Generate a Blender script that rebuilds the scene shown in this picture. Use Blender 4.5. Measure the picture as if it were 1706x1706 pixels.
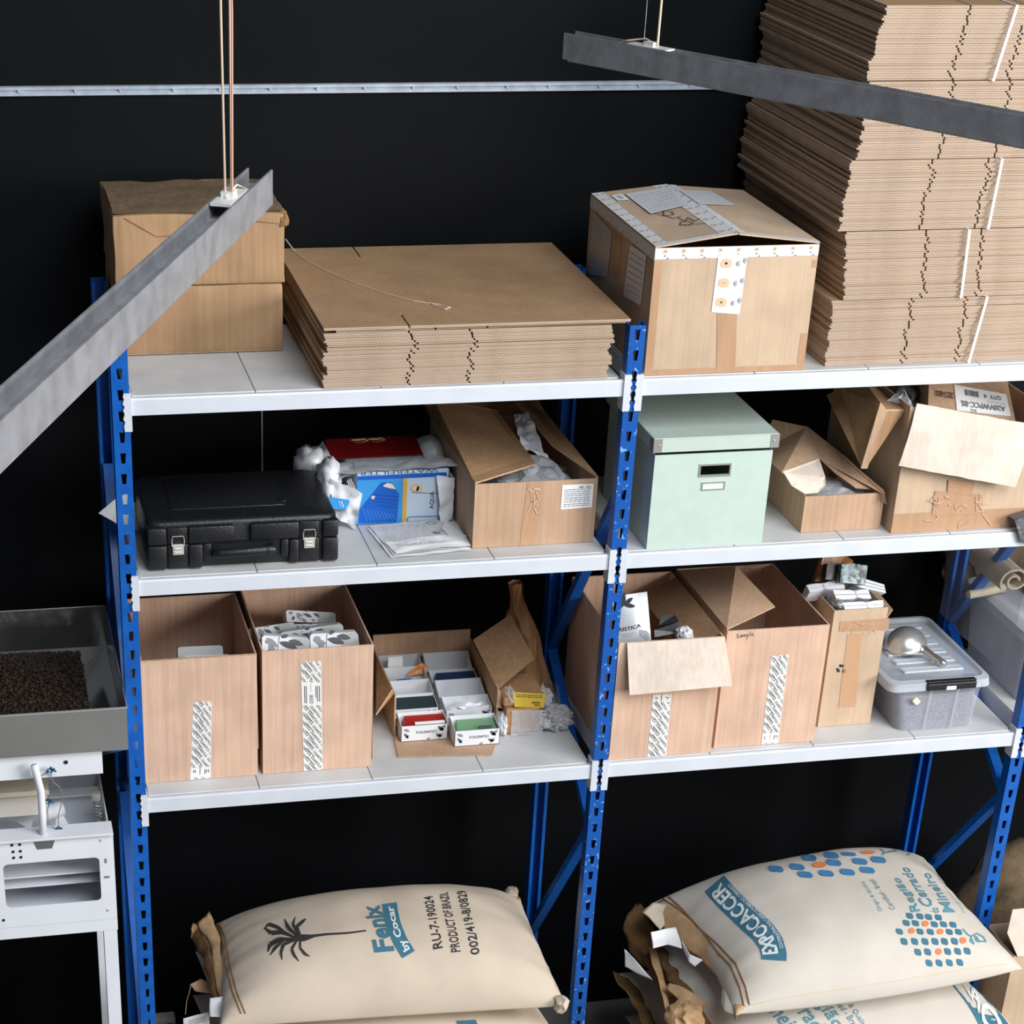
import bpy, bmesh, math, random
from mathutils.bvhtree import BVHTree
from mathutils import Vector, Matrix, noise
for o in list(bpy.data.objects): bpy.data.objects.remove(o)
SC = bpy.context.scene
COL = SC.collection
R2 = math.radians
# ------------------------------------------------------------------ camera
YAW, PIT, ROL, FOC = 0.23207, 0.53923, 0.03574, 3422.5
PX, PY = 694.55, 1446.66
CAM = Vector((-0.35421, -4.60463, 3.87961))
_f = Vector((math.sin(YAW)*math.cos(PIT), math.cos(YAW)*math.cos(PIT), -math.sin(PIT)))
_r0 = Vector((math.cos(YAW), -math.sin(YAW), 0)); _u0 = _r0.cross(_f)
_r = _r0*math.cos(ROL)+_u0*math.sin(ROL); _u = _u0*math.cos(ROL)-_r0*math.sin(ROL)
cd = bpy.data.cameras.new('camera'); cam = bpy.data.objects.new('camera', cd); COL.objects.link(cam)
cam.matrix_world = Matrix(((_r.x,_u.x,-_f.x,CAM.x),(_r.y,_u.y,-_f.y,CAM.y),(_r.z,_u.z,-_f.z,CAM.z),(0,0,0,1)))
cd.sensor_width = 36; cd.sensor_fit = 'HORIZONTAL'; cd.lens = FOC/1706*36
cd.shift_x = (853-PX)/1706; cd.shift_y = (PY-853)/1706; cd.clip_start = .02; cd.clip_end = 60
SC.camera = cam
# ------------------------------------------------------------------ world, light, exposure
W = bpy.data.worlds.new('world'); SC.world = W; W.use_nodes = True
W.node_tree.nodes['Background'].inputs[0].default_value = (.80,.88,1,1)
W.node_tree.nodes['Background'].inputs[1].default_value = .10
def area(name, loc, target, sx, sy, power, col):
    l = bpy.data.lights.new(name, 'AREA'); l.shape = 'RECTANGLE'; l.size = sx; l.size_y = sy; l.energy = power; l.color = col
    o = bpy.data.objects.new(name, l); COL.objects.link(o); o.location = loc
    o.rotation_euler = (Vector(target)-Vector(loc)).to_track_quat('-Z','Y').to_euler()
area('daylight_window_right', (6.4,-4.9,3.5), (1.3,.1,1.6), 3.0, 2.6, 560, (1,.985,.965))
area('daylight_skylight', (2.3,-4.6,6.4), (1.2,.1,1.6), 4.0, 3.0, 430, (.90,.95,1))
vs = SC.view_settings; vs.view_transform = 'Standard'; vs.look = 'None'; vs.gamma = 1; vs.use_curve_mapping = False
vs.exposure = 0
# ------------------------------------------------------------------ pixel -> point on a plane of the room (photo is 1706 px square)
def ray(x, y): return _f+_r*((x-PX)/FOC)-_u*((y-PY)/FOC)
def QX(x, y, v): d = ray(x,y); return CAM+d*((v-CAM.x)/d.x)
def QY(x, y, v): d = ray(x,y); return CAM+d*((v-CAM.y)/d.y)
def QZ(x, y, v): d = ray(x,y); return CAM+d*((v-CAM.z)/d.z)
def proj(P):
    d = Vector(P)-CAM; z = d.dot(_f); return PX+FOC*d.dot(_r)/z, PY-FOC*d.dot(_u)/z
# ------------------------------------------------------------------ materials
def lin(c): return tuple(((v/255)/12.92 if v/255<=.04045 else ((v/255+.055)/1.055)**2.4) for v in c)+(1,)
MATS = {}
def mat(name, rgb, rough=.6, metal=0., vary=0., scale=8., stretch=(1,1,1), bump=0., bscale=40., spec=.5, trans=0., alpha=1., rgb2=None, detail=3., lo=.35, hi=.65, sss=0.):
    if name in MATS: return MATS[name]
    m = bpy.data.materials.new(name); m.use_nodes = True; nt = m.node_tree; N = nt.nodes; L = nt.links
    b = N['Principled BSDF']; b.inputs['Base Color'].default_value = lin(rgb); b.inputs['Roughness'].default_value = rough
    b.inputs['Metallic'].default_value = metal; b.inputs['Specular IOR Level'].default_value = spec
    b.inputs['Transmission Weight'].default_value = trans; b.inputs['Alpha'].default_value = alpha
    if vary or rgb2 or bump:
        tc = N.new('ShaderNodeTexCoord'); mp = N.new('ShaderNodeMapping'); mp.inputs['Scale'].default_value = stretch
        L.new(tc.outputs['Object'], mp.inputs['Vector'])
    if vary or rgb2:
        n = N.new('ShaderNodeTexNoise'); n.inputs['Scale'].default_value = scale; n.inputs['Detail'].default_value = detail
        L.new(mp.outputs[0], n.inputs['Vector'])
        cr = N.new('ShaderNodeValToRGB'); a = lin(rgb)
        c2 = lin(rgb2) if rgb2 else tuple(v*(1-vary) for v in a[:3])+(1,)
        cr.color_ramp.elements[0].position = lo; cr.color_ramp.elements[1].position = hi
        cr.color_ramp.elements[0].color = c2; cr.color_ramp.elements[1].color = a
        L.new(n.outputs['Fac'], cr.inputs[0]); L.new(cr.outputs[0], b.inputs['Base Color'])
    if bump:
        n2 = N.new('ShaderNodeTexNoise'); n2.inputs['Scale'].default_value = bscale; n2.inputs['Detail'].default_value = 4
        L.new(mp.outputs[0], n2.inputs['Vector']); bp = N.new('ShaderNodeBump'); bp.inputs['Strength'].default_value = bump; bp.inputs['Distance'].default_value = .004
        L.new(n2.outputs['Fac'], bp.inputs['Height']); L.new(bp.outputs[0], b.inputs['Normal'])
    MATS[name] = m; return m
def kraft(name, rgb, amt=.14, st=(1,1,.03)):      # corrugated board: fine streaks along the flutes and soft mottling
    if name in MATS: return MATS[name]
    m = mat(name, rgb, rough=.82, vary=amt, scale=95, stretch=st, bump=.18, bscale=260, spec=.25)
    nt = m.node_tree; N = nt.nodes; L = nt.links; b = N['Principled BSDF']
    tc = N.new('ShaderNodeTexCoord'); n = N.new('ShaderNodeTexNoise'); n.inputs['Scale'].default_value = 9; n.inputs['Detail'].default_value = 5
    L.new(tc.outputs['Object'], n.inputs['Vector'])
    mr = N.new('ShaderNodeMapRange'); mr.inputs[1].default_value = .3; mr.inputs[2].default_value = .7; mr.inputs[3].default_value = .86; mr.inputs[4].default_value = 1.06
    L.new(n.outputs['Fac'], mr.inputs[0])
    mx = N.new('ShaderNodeMix'); mx.data_type = 'RGBA'; mx.blend_type = 'MULTIPLY'; mx.inputs[0].default_value = 1
    old = b.inputs['Base Color'].links[0].from_socket
    L.new(old, mx.inputs[6]); L.new(mr.outputs[0], mx.inputs[7]); L.new(mx.outputs[2], b.inputs['Base Color'])
    return m
def fluted(name, pitch, rgb, dark):               # cut edge of stacked board: liner - wavy flute - liner, repeated every `pitch` in local z
    m = bpy.data.materials.new(name); m.use_nodes = True; nt = m.node_tree; N = nt.nodes; L = nt.links; b = N['Principled BSDF']
    b.inputs['Roughness'].default_value = .9; b.inputs['Specular IOR Level'].default_value = .15
    tc = N.new('ShaderNodeTexCoord'); sx = N.new('ShaderNodeSeparateXYZ'); L.new(tc.outputs['Object'], sx.inputs[0])
    def M(op, a, bb=None):
        n = N.new('ShaderNodeMath'); n.operation = op
        for i, v in enumerate((a,bb)):
            if v is None: continue
            if isinstance(v,(int,float)): n.inputs[i].default_value = v
            else: L.new(v, n.inputs[i])
        return n.outputs[0]
    t = M('FRACT', M('DIVIDE', sx.outputs['Z'], pitch))
    wv = M('MULTIPLY', M('SINE', M('MULTIPLY', M('ADD', sx.outputs['X'], sx.outputs['Y']), 2*math.pi/.0075)), .22)
    core = M('LESS_THAN', M('ABSOLUTE', M('SUBTRACT', t, .5)), .30)
    off = M('GREATER_THAN', M('ABSOLUTE', M('SUBTRACT', M('SUBTRACT', t, .5), wv)), .13)
    k = M('MULTIPLY', core, off)
    n = N.new('ShaderNodeTexNoise'); n.inputs['Scale'].default_value = 14; L.new(tc.outputs['Object'], n.inputs['Vector'])
    k2 = M('MULTIPLY', k, M('ADD', n.outputs['Fac'], .35))
    mx = N.new('ShaderNodeMix'); mx.data_type = 'RGBA'; L.new(k2, mx.inputs[0]); mx.inputs[6].default_value = lin(rgb); mx.inputs[7].default_value = lin(dark)
    L.new(mx.outputs[2], b.inputs['Base Color']); MATS[name] = m; return m
# ------------------------------------------------------------------ mesh builder
def V(*a): return Vector(a)
class MB:
    def __init__(s): s.v = []; s.f = []; s.m = []
    def face(s, pts, mi=0):
        k = len(s.v); s.v += [Vector(p) for p in pts]; s.f.append(list(range(k,k+len(pts)))); s.m.append(mi)
    def add(s, vs, fs, mi=0):
        k = len(s.v); s.v += [Vector(p) for p in vs]
        for f in fs: s.f.append([k+i for i in f]); s.m.append(mi)
    def box(s, x0,x1,y0,y1,z0,z1, mi=0):
        s.add([(x0,y0,z0),(x1,y0,z0),(x1,y1,z0),(x0,y1,z0),(x0,y0,z1),(x1,y0,z1),(x1,y1,z1),(x0,y1,z1)],
              [(0,3,2,1),(4,5,6,7),(0,1,5,4),(1,2,6,5),(2,3,7,6),(3,0,4,7)], mi)
    def bar(s, a, b, w, h, up=(0,0,1), mi=0):     # rectangular bar from a to b
        a = Vector(a); b = Vector(b); d = (b-a).normalized(); r = d.cross(Vector(up)).normalized()*w/2; u = r.cross(d).normalized()*h/2
        s.add([a-r-u,a+r-u,a+r+u,a-r+u,b-r-u,b+r-u,b+r+u,b-r+u],[(0,1,2,3),(7,6,5,4),(0,4,5,1),(1,5,6,2),(2,6,7,3),(3,7,4,0)], mi)
    def rbox(s, x0,x1,y0,y1,z0,z1, r=.004, seg=2, mi=0):
        bm = bmesh.new(); bmesh.ops.create_cube(bm, size=1)
        for v in bm.verts: v.co = V((x0+x1)/2+v.co.x*(x1-x0),(y0+y1)/2+v.co.y*(y1-y0),(z0+z1)/2+v.co.z*(z1-z0))
        bmesh.ops.bevel(bm, geom=bm.edges[:], offset=r, segments=seg, profile=.5, affect='EDGES')
        s.bm(bm, mi)
    def bm(s, bm, mi=0):
        bm.verts.index_update(); s.add([v.co.copy() for v in bm.verts],[[v.index for v in f.verts] for f in bm.faces], mi); bm.free()
    def sheet(s, pts, t, mi=0, mi2=None):         # polygon slab: pts (roughly planar) given thickness t along its normal
        pts = [Vector(p) for p in pts]; n = Vector((0,0,0))
        for i in range(len(pts)): n += (pts[i]-pts[0]).cross(pts[(i+1)%len(pts)]-pts[0])
        n = n.normalized()*t; k = len(pts)
        s.add(pts+[p+n for p in pts], [list(range(k))[::-1]], mi); s.add([p+n for p in pts],[list(range(k))], mi)
        s.add(pts+[p+n for p in pts], [[i,(i+1)%k,k+(i+1)%k,k+i] for i in range(k)], mi if mi2 is None else mi2)
    def tube(s, path, r, n=8, mi=0, cap=True):
        path = [Vector(p) for p in path]; k = len(s.v); prev = None
        for i, p in enumerate(path):
            d = (path[min(i+1,len(path)-1)]-path[max(i-1,0)]).normalized()
            if prev is None: a = d.orthogonal().normalized()
            else: a = (prev-d*prev.dot(d)).normalized()
            prev = a; c = d.cross(a); rr = r[i] if isinstance(r,(list,tuple)) else r
            s.v += [p+(a*math.cos(2*math.pi*j/n)+c*math.sin(2*math.pi*j/n))*rr for j in range(n)]
        for i in range(len(path)-1):
            for j in range(n):
                s.f.append([k+i*n+j,k+i*n+(j+1)%n,k+(i+1)*n+(j+1)%n,k+(i+1)*n+j]); s.m.append(mi)
        if cap:
            s.f.append([k+j for j in range(n)][::-1]); s.m.append(mi); s.f.append([k+(len(path)-1)*n+j for j in range(n)]); s.m.append(mi)
    def lathe(s, prof, O, axis=(0,0,1), n=24, mi=0):
        ax = Vector(axis).normalized(); a = ax.orthogonal().normalized(); c = ax.cross(a); k = len(s.v); O = Vector(O)
        for r, h in prof: s.v += [O+ax*h+(a*math.cos(2*math.pi*j/n)+c*math.sin(2*math.pi*j/n))*r for j in range(n)]
        for i in range(len(prof)-1):
            for j in range(n): s.f.append([k+i*n+j,k+i*n+(j+1)%n,k+(i+1)*n+(j+1)%n,k+(i+1)*n+j]); s.m.append(mi)
    def grid(s, fn, nu, nv, mi=0):
        k = len(s.v); s.v += [Vector(fn(i/nu,j/nv)) for j in range(nv+1) for i in range(nu+1)]
        for j in range(nv):
            for i in range(nu): s.f.append([k+j*(nu+1)+i,k+j*(nu+1)+i+1,k+(j+1)*(nu+1)+i+1,k+(j+1)*(nu+1)+i]); s.m.append(mi)
    def lump(s, c, rad, amp=.25, freq=3., sub=3, seed=0, mi=0, flat=None):   # crumpled lump
        bm = bmesh.new(); bmesh.ops.create_icosphere(bm, subdivisions=sub, radius=1); c = Vector(c)
        for v in bm.verts:
            d = v.co.normalized(); k = 1+amp*noise.noise(d*freq+V(seed*7.1,seed*3.3,seed))+amp*.6*abs(noise.noise(d*freq*2.3+V(seed,9,seed)))
            p = V(d.x*rad[0]*k,d.y*rad[1]*k,d.z*rad[2]*k)
            if flat is not None and c.z+p.z < flat: p.z = flat-c.z
            v.co = c+p
        s.bm(bm, mi)
    def build(s, name, mats, parent=None, smooth=False, loc=None):
        me = bpy.data.meshes.new(name)
        if parent is not None: o0 = world_of(parent)
        elif loc is not None: o0 = Vector(loc)
        else:
            xs = [p.x for p in s.v]; ys = [p.y for p in s.v]; o0 = V((min(xs)+max(xs))/2,(min(ys)+max(ys))/2,min(p.z for p in s.v))
        me.from_pydata([tuple(p-o0) for p in s.v], [], s.f)
        for m in (mats if isinstance(mats,(list,tuple)) else [mats]): me.materials.append(m)
        me.polygons.foreach_set('material_index', s.m)
        me.update(); bm = bmesh.new(); bm.from_mesh(me); bmesh.ops.remove_doubles(bm, verts=bm.verts, dist=1e-5) if smooth else None
        bmesh.ops.recalc_face_normals(bm, faces=bm.faces); bm.to_mesh(me); bm.free()
        if smooth:
            for p in me.polygons: p.use_smooth = True
            if smooth != 'all': me.set_sharp_from_angle(angle=R2(38))
        o = bpy.data.objects.new(name, me); COL.objects.link(o)
        if parent is not None: o.parent = parent
        else: o.location = o0
        return o
def world_of(o):
    p = Vector(o.location)
    while o.parent: o = o.parent; p += o.location
    return p
def tag(o, label=None, cat=None, group=None, kind=None):
    if label: o['label'] = label
    if cat: o['category'] = cat
    if group: o['group'] = group
    if kind: o['kind'] = kind
    return o
def thing(name, label, cat, loc, group=None):
    o = bpy.data.objects.new(name, None); COL.objects.link(o); o.location = loc; o.empty_display_size = .05
    return tag(o, label, cat, group)
# ------------------------------------------------------------------ lettering
_tc = {}
def text2d(s, bold=0.):
    if (s,bold) in _tc: return _tc[(s,bold)]
    cu = bpy.data.curves.new('t','FONT'); cu.body = s; cu.size = 1; cu.offset = bold; cu.resolution_u = 2; cu.fill_mode = 'FRONT'
    o = bpy.data.objects.new('t', cu); COL.objects.link(o); bpy.context.view_layer.update()
    me = bpy.data.meshes.new_from_object(o.evaluated_get(bpy.context.evaluated_depsgraph_get()))
    vs = [(v.co.x,v.co.y) for v in me.vertices]; fs = [list(p.vertices) for p in me.polygons]
    bpy.data.objects.remove(o); bpy.data.curves.remove(cu); bpy.data.meshes.remove(me)
    if vs:
        x0 = min(v[0] for v in vs); x1 = max(v[0] for v in vs); y0 = min(v[1] for v in vs); y1 = max(v[1] for v in vs)
        vs = [((v[0]-x0)/max(x1-x0,1e-6),(v[1]-y0)/max(y1-y0,1e-6)) for v in vs]
    _tc[(s,bold)] = (vs,fs); return vs,fs
def text_on(mb, s, fn, bold=.01, mi=0):           # fn maps (0..1, 0..1) of the text's own box to a point
    vs, fs = text2d(s,bold); mb.add([fn(*p) for p in vs], fs, mi)
def plane(O, U, Vv, w, h):
    O = Vector(O); U = Vector(U); Vv = Vector(Vv); return lambda x,y: O+U*(w*x)+Vv*(h*y)
def quad4(A,B,C,D):                               # A bottom-left, B bottom-right, C top-right, D top-left
    A,B,C,D = map(Vector,(A,B,C,D)); return lambda x,y: (A*(1-x)+B*x)*(1-y)+(D*(1-x)+C*x)*y
BRAND = 'CIGARISTICA'
def tape_print(mb, fn, w, h, ang=-52, step=.021, size=.0062, mi=0, skip=None):   # slanted repeating word clipped to a w x h strip
    vs, fs = text2d(BRAND+'  '+BRAND+'  '+BRAND, .012); ln = .115*size/.0062
    bm = bmesh.new(); ca, sa = math.cos(R2(ang)), math.sin(R2(ang)); y = -.06; k = 0
    while y < h+.10:
        base = bm.verts[:] and len(bm.verts) or 0
        vv = [bm.verts.new(((p[0]*ln-ln/2+(k%3)*.009)*ca-p[1]*size*sa+w/2, (p[0]*ln-ln/2+(k%3)*.009)*sa+p[1]*size*ca+y, 0)) for p in vs]
        for f in fs: bm.faces.new([vv[i] for i in f])
        q = [bm.verts.new((u*ca-t*sa+w/2, u*sa+t*ca+y, 0)) for u, t in ((-.018,-.006),(.012,-.006),(.012,-.0045),(-.018,-.0045))]; bm.faces.new(q)
        y += step; k += 1
    for co, no in (((.001,0,0),(-1,0,0)),((w-.001,0,0),(1,0,0)),((0,.001,0),(0,-1,0)),((0,h-.001,0),(0,1,0))):
        bmesh.ops.bisect_plane(bm, geom=bm.verts[:]+bm.edges[:]+bm.faces[:], plane_co=co, plane_no=no, clear_outer=True)
    if skip:
        bm2 = [f for f in bm.faces if skip[0] < f.calc_center_median().y < skip[1]]; bmesh.ops.delete(bm, geom=bm2, context='FACES')
    bm.verts.index_update()
    mb.add([fn(v.co.x/w, v.co.y/h) for v in bm.verts], [[v.index for v in f.verts] for f in bm.faces], mi); bm.free()
def lines(mb, fn, rows, mi=0, th=.022, seed=1, x0=.08, x1=.92):                 # blocks of small print too fine to read
    rn = random.Random(seed)
    for r in rows:
        x = x0
        while x < x1:
            l = rn.uniform(.03,.13); e = min(x+l,x1)
            mb.face([fn(x,r),fn(e,r),fn(e,r+th),fn(x,r+th)], mi); x = e+rn.uniform(.012,.03)
def leaf(mb, fn, cx, cy, ang, l, w, mi=0, asp=1.):
    pts = []; ca, sa = math.cos(ang), math.sin(ang)
    for t in range(9):
        u = t/8; pts.append((u*l, w*math.sin(math.pi*u)**.8))
    for t in range(7,0,-1):
        u = t/8; pts.append((u*l, -w*.75*math.sin(math.pi*u)**.8))
    mb.face([fn(cx+(p[0]*ca-p[1]*sa)/asp, cy+p[0]*sa+p[1]*ca) for p in pts], mi)
def disc(mb, fn, cx, cy, r, mi=0, asp=1., n=12):
    mb.face([fn(cx+r*math.cos(2*math.pi*i/n)/asp, cy+r*math.sin(2*math.pi*i/n)) for i in range(n)], mi)
def stroke(mb, fn, pts, w, mi=0, asp=1.):         # flat pen line through 2-D points
    for (a,b),(c,d) in zip(pts,pts[1:]):
        dx,dy = (c-a)*asp, d-b; l = math.hypot(dx,dy) or 1; nx,ny = -dy/l*w/2/asp, dx/l*w/2
        mb.face([fn(a-nx,b-ny),fn(c-nx,d-ny),fn(c+nx,d+ny),fn(a+nx,b+ny)], mi)
# palette
M_wall = mat('black wall paint', (9,11,14), rough=.7, vary=.25, scale=3, bump=.1, bscale=60, spec=.12)
M_floor = mat('pale concrete floor', (132,130,126), rough=.7, vary=.3, scale=4)
M_ceil = mat('grey ceiling', (120,120,122), rough=.9, vary=.1, scale=2)
M_white = mat('white shelf paint', (206,210,218), rough=.42, vary=.06, scale=14)
M_panel = mat('shelf panel', (204,204,204), rough=.5, vary=.12, scale=10, detail=8)
M_blue = mat('blue post paint', (6,80,162), rough=.36, rgb2=(10,90,176), scale=30)
M_bluech = mat('blue paint chipped', (6,80,162), rough=.36, rgb2=(120,175,230), scale=90, lo=.30, hi=.38, detail=6)
M_alu = mat('galvanised profile', (196,206,218), rough=.38, metal=.35, vary=.2, scale=30, stretch=(1,1,1))
M_lampm = mat('brushed aluminium', (150,150,154), rough=.42, metal=.35, vary=.28, scale=24, bump=.1, bscale=90)
M_dark = mat('dark slot', (14,14,16), rough=.8)
M_steel = mat('polished steel', (226,226,224), rough=.15, metal=.95, vary=.12, scale=6, bump=.5, bscale=5)
M_cream = mat('cream cord', (214,190,168), rough=.5)
M_wire = mat('steel wire', (190,190,192), rough=.3, metal=1)
K1 = kraft('kraft board', (192,158,130)); K2 = kraft('pinkish kraft', (216,180,156)); K3 = kraft('aged kraft', (166,130,96), .2)
K4 = kraft('pale inner kraft', (214,199,184), .10); K5 = kraft('dark kraft', (146,108,72), .2); K6 = kraft('tan kraft', (198,172,146), .08)
K7 = kraft('flat sheet kraft', (174,140,106), .10, (1,1,1))
K8 = kraft('flat stack kraft', (186,152,116), .10, (1,1,1))
M_edge = mat('cut board edge', (196,166,134), rough=.9, vary=.35, scale=220)
M_btape = mat('brown packing tape', (186,148,116), rough=.28, vary=.12, scale=40, stretch=(1,1,.15), bump=.25, bscale=70)
M_wtape = mat('white printed tape', (232,230,226), rough=.4, vary=.04, scale=30)
M_paper = mat('white paper', (236,236,236), rough=.75, vary=.05, scale=12)
M_ink = mat('black ink', (38,38,40), rough=.8); M_inkg = mat('grey ink', (120,120,124), rough=.8); M_inkl = mat('pale grey ink', (176,176,180), rough=.8)
M_film = mat('clear film', (236,240,244), rough=.22, trans=.0, alpha=.42, bump=.5, bscale=30)
M_poly = mat('white crumpled poly bag', (232,234,238), rough=.3, vary=.08, scale=20, bump=.5, bscale=28, spec=.6)
# ================================================================== the room
YW = .765
def struct(name, mb, m): return tag(mb.build(name, m), kind='structure')
m = MB(); m.box(-2.2,5.2,YW,YW+.1,0,4.7); struct('wall_back', m, M_wall)
m = MB(); m.box(-2.2,5.2,-8.5,YW,-.1,0); struct('floor', m, M_floor)
m = MB(); m.box(-2.2,5.2,-2.6,YW,6.6,6.7); struct('ceiling', m, M_ceil)
m = MB(); zr = 2.886
m.add([(-2.2,YW-.002,zr),(-2.2,YW-.010,zr+.002),(-2.2,YW-.010,zr+.009),(-2.2,YW-.004,zr+.012),(-2.2,YW-.010,zr+.016),(-2.2,YW-.010,zr+.022),(-2.2,YW-.001,zr+.024)]+
      [(5.2,YW-.002,zr+.006),(5.2,YW-.010,zr+.008),(5.2,YW-.010,zr+.015),(5.2,YW-.004,zr+.018),(5.2,YW-.010,zr+.022),(5.2,YW-.010,zr+.028),(5.2,YW-.001,zr+.030)],
      [[i,i+1,i+8,i+7] for i in range(6)])
for i in range(46):
    x = -2.1+i*.122+.01*math.sin(i*3); z = zr+.012+.006*(x+2.2)/7.4; m.lathe([(.0,-.013),(.003,-.013),(.0042,-.010),(.0042,-.006)],(x,YW,z),(0,1,0),8)
struct('trim_1', m, M_alu)
# ================================================================== boltless rack
BW, DP = 1.22525, .55
Z1, Z2, Z3 = 2.36835, 1.9205, 1.32211
PXS = [0, BW, 2*BW, 3*BW]
rack = thing('shelving_rack', 'boltless rack of slotted blue posts and white shelves against the black wall', 'rack', (BW*1.5,.27,0))
def front_post(x, z_top, mt):
    m = MB(); hw = .0198; n = int(z_top/.05); z0 = z_top-n*.05
    m.box(x-hw,x+hw,0,.0016,0,z0)
    for i in range(n):
        a = z0+i*.05; b = a+.05; c = a+.0275 if True else 0
        q = [(x-.0044,c-.0125),(x+.0044,c-.0125),(x+.0066,c+.0125),(x-.0066,c+.0125)]
        o = [(x-hw,a),(x+hw,a),(x+hw,b),(x-hw,b)]
        for k in range(4):
            l = (k+1)%4; m.face([(o[k][0],0,o[k][1]),(o[l][0],0,o[l][1]),(q[l][0],0,q[l][1]),(q[k][0],0,q[k][1])])
            m.face([(q[k][0],0,q[k][1]),(q[l][0],0,q[l][1]),(q[l][0],.0016,q[l][1]),(q[k][0],.0016,q[k][1])])
            m.face([(o[k][0],.0016,o[k][1]),(o[l][0],.0016,o[l][1]),(q[l][0],.0016,q[l][1]),(q[k][0],.0016,q[k][1])])
    m.box(x-hw,x-hw+.0016,.0016,.036,0,z_top); m.box(x+hw-.0016,x+hw,.0016,.036,0,z_top)
    m.box(x-hw+.0016,x-hw+.008,.0344,.036,0,z_top); m.box(x+hw-.008,x+hw-.0016,.0344,.036,0,z_top)
    return m.build('post', mt, rack)
for i, x in enumerate(PXS):
    front_post(x, 2.5, M_bluech if i == 1 else M_blue)
    m = MB(); m.box(x-.02,x+.02,DP-.0016,DP,0,2.5); m.box(x-.02,x-.0184,DP-.04,DP-.0016,0,2.5); m.box(x+.0184,x+.02,DP-.04,DP-.0016,0,2.5)
    m.box(x-.0184,x-.011,DP-.04,DP-.0384,0,2.5); m.box(x+.011,x+.0184,DP-.04,DP-.0384,0,2.5)
    m.build('post', M_blue, rack)
    br = [((.04,2.06),(.51,1.44)),((.51,1.42),(.04,1.12)),((.04,1.10),(.51,.48))] if i else [((.51,2.03),(.04,1.35)),((.04,1.33),(.51,1.10)),((.51,1.07),(.04,.24))]
    for (ya,za),(yb,zb) in br:
        m = MB(); m.bar((x,ya,za),(x,yb,zb),.022,.028,up=(1,0,0)); m.build('brace', M_blue, rack)
def connector(beam, xin, sgn, z):                 # toothed end plate of a beam hooked on the post face; xin = inner edge, sgn towards the post centre
    m = MB(); x0 = xin; d = sgn
    pts = [(0,.014),(.013,.014),(.015,.006),(.0125,.001),(.016,-.010),(.012,-.017),(.0155,-.026),(.0125,-.034),(.016,-.046),(.012,-.053),(.015,-.064),(.013,-.076),(0,-.076)]
    pts = [(x0+d*p[0],z+p[1]) for p in pts]
    k = len(pts); m.add([(p[0],-.0045,p[1]) for p in pts]+[(p[0],-.0008,p[1]) for p in pts],[list(range(k)),list(range(k,2*k))[::-1]]+[[i,(i+1)%k,k+(i+1)%k,k+i] for i in range(k)])
    a, b2 = sorted((x0,x0-d*.004)); m.box(a,b2,-.0045,.036,z-.076,z+.014)
    m.build('connector', M_white, beam)
for bay, zs in ((0,(Z1,Z2,Z3)),(1,(Z1,Z2,Z3)),(2,(Z3,))):
    xa, xb = PXS[bay]+.0198, PXS[bay+1]-.0198
    for z in zs:
        m = MB(); xl, xr = xa+.004, xb-.004
        m.add([(x,*p) for x in (xl,xr) for p in ((.001,z-.040),(.001,z-.004),(.003,z),(.012,z),(.012,z-.006),(.030,z-.006),(.030,z-.040))],
              [[i,(i+1)%7,7+(i+1)%7,7+i] for i in range(7)]+[list(range(7))[::-1],list(range(7,14))])
        bm_ = m.build('beam', M_white, rack)
        connector(bm_, xa, -1, z); connector(bm_, xb, 1, z)
        m = MB(); m.box(xl,xr,DP-.036,DP-.006,z-.040,z-.004); m.build('beam', M_white, rack)
        for xs in (PXS[bay]+.024, PXS[bay+1]-.040):
            m = MB(); m.box(xs,xs+.014,.036,DP-.04,z-.045,z-.001); m.build('side_rail', M_white, rack)
        for k in range(4):
            a = PXS[bay]+.0145+k*.2972; m = MB(); m.rbox(a+.0008 if k else a+.012,a+.2964-(.012 if k == 3 else 0),.0125,DP-.012,z-.0005,z+.0035,.0012,1); m.build('shelf_panel', M_panel, rack)
ZS1, ZS2, ZS3 = Z1+.0045, Z2+.0045, Z3+.0045
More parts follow.
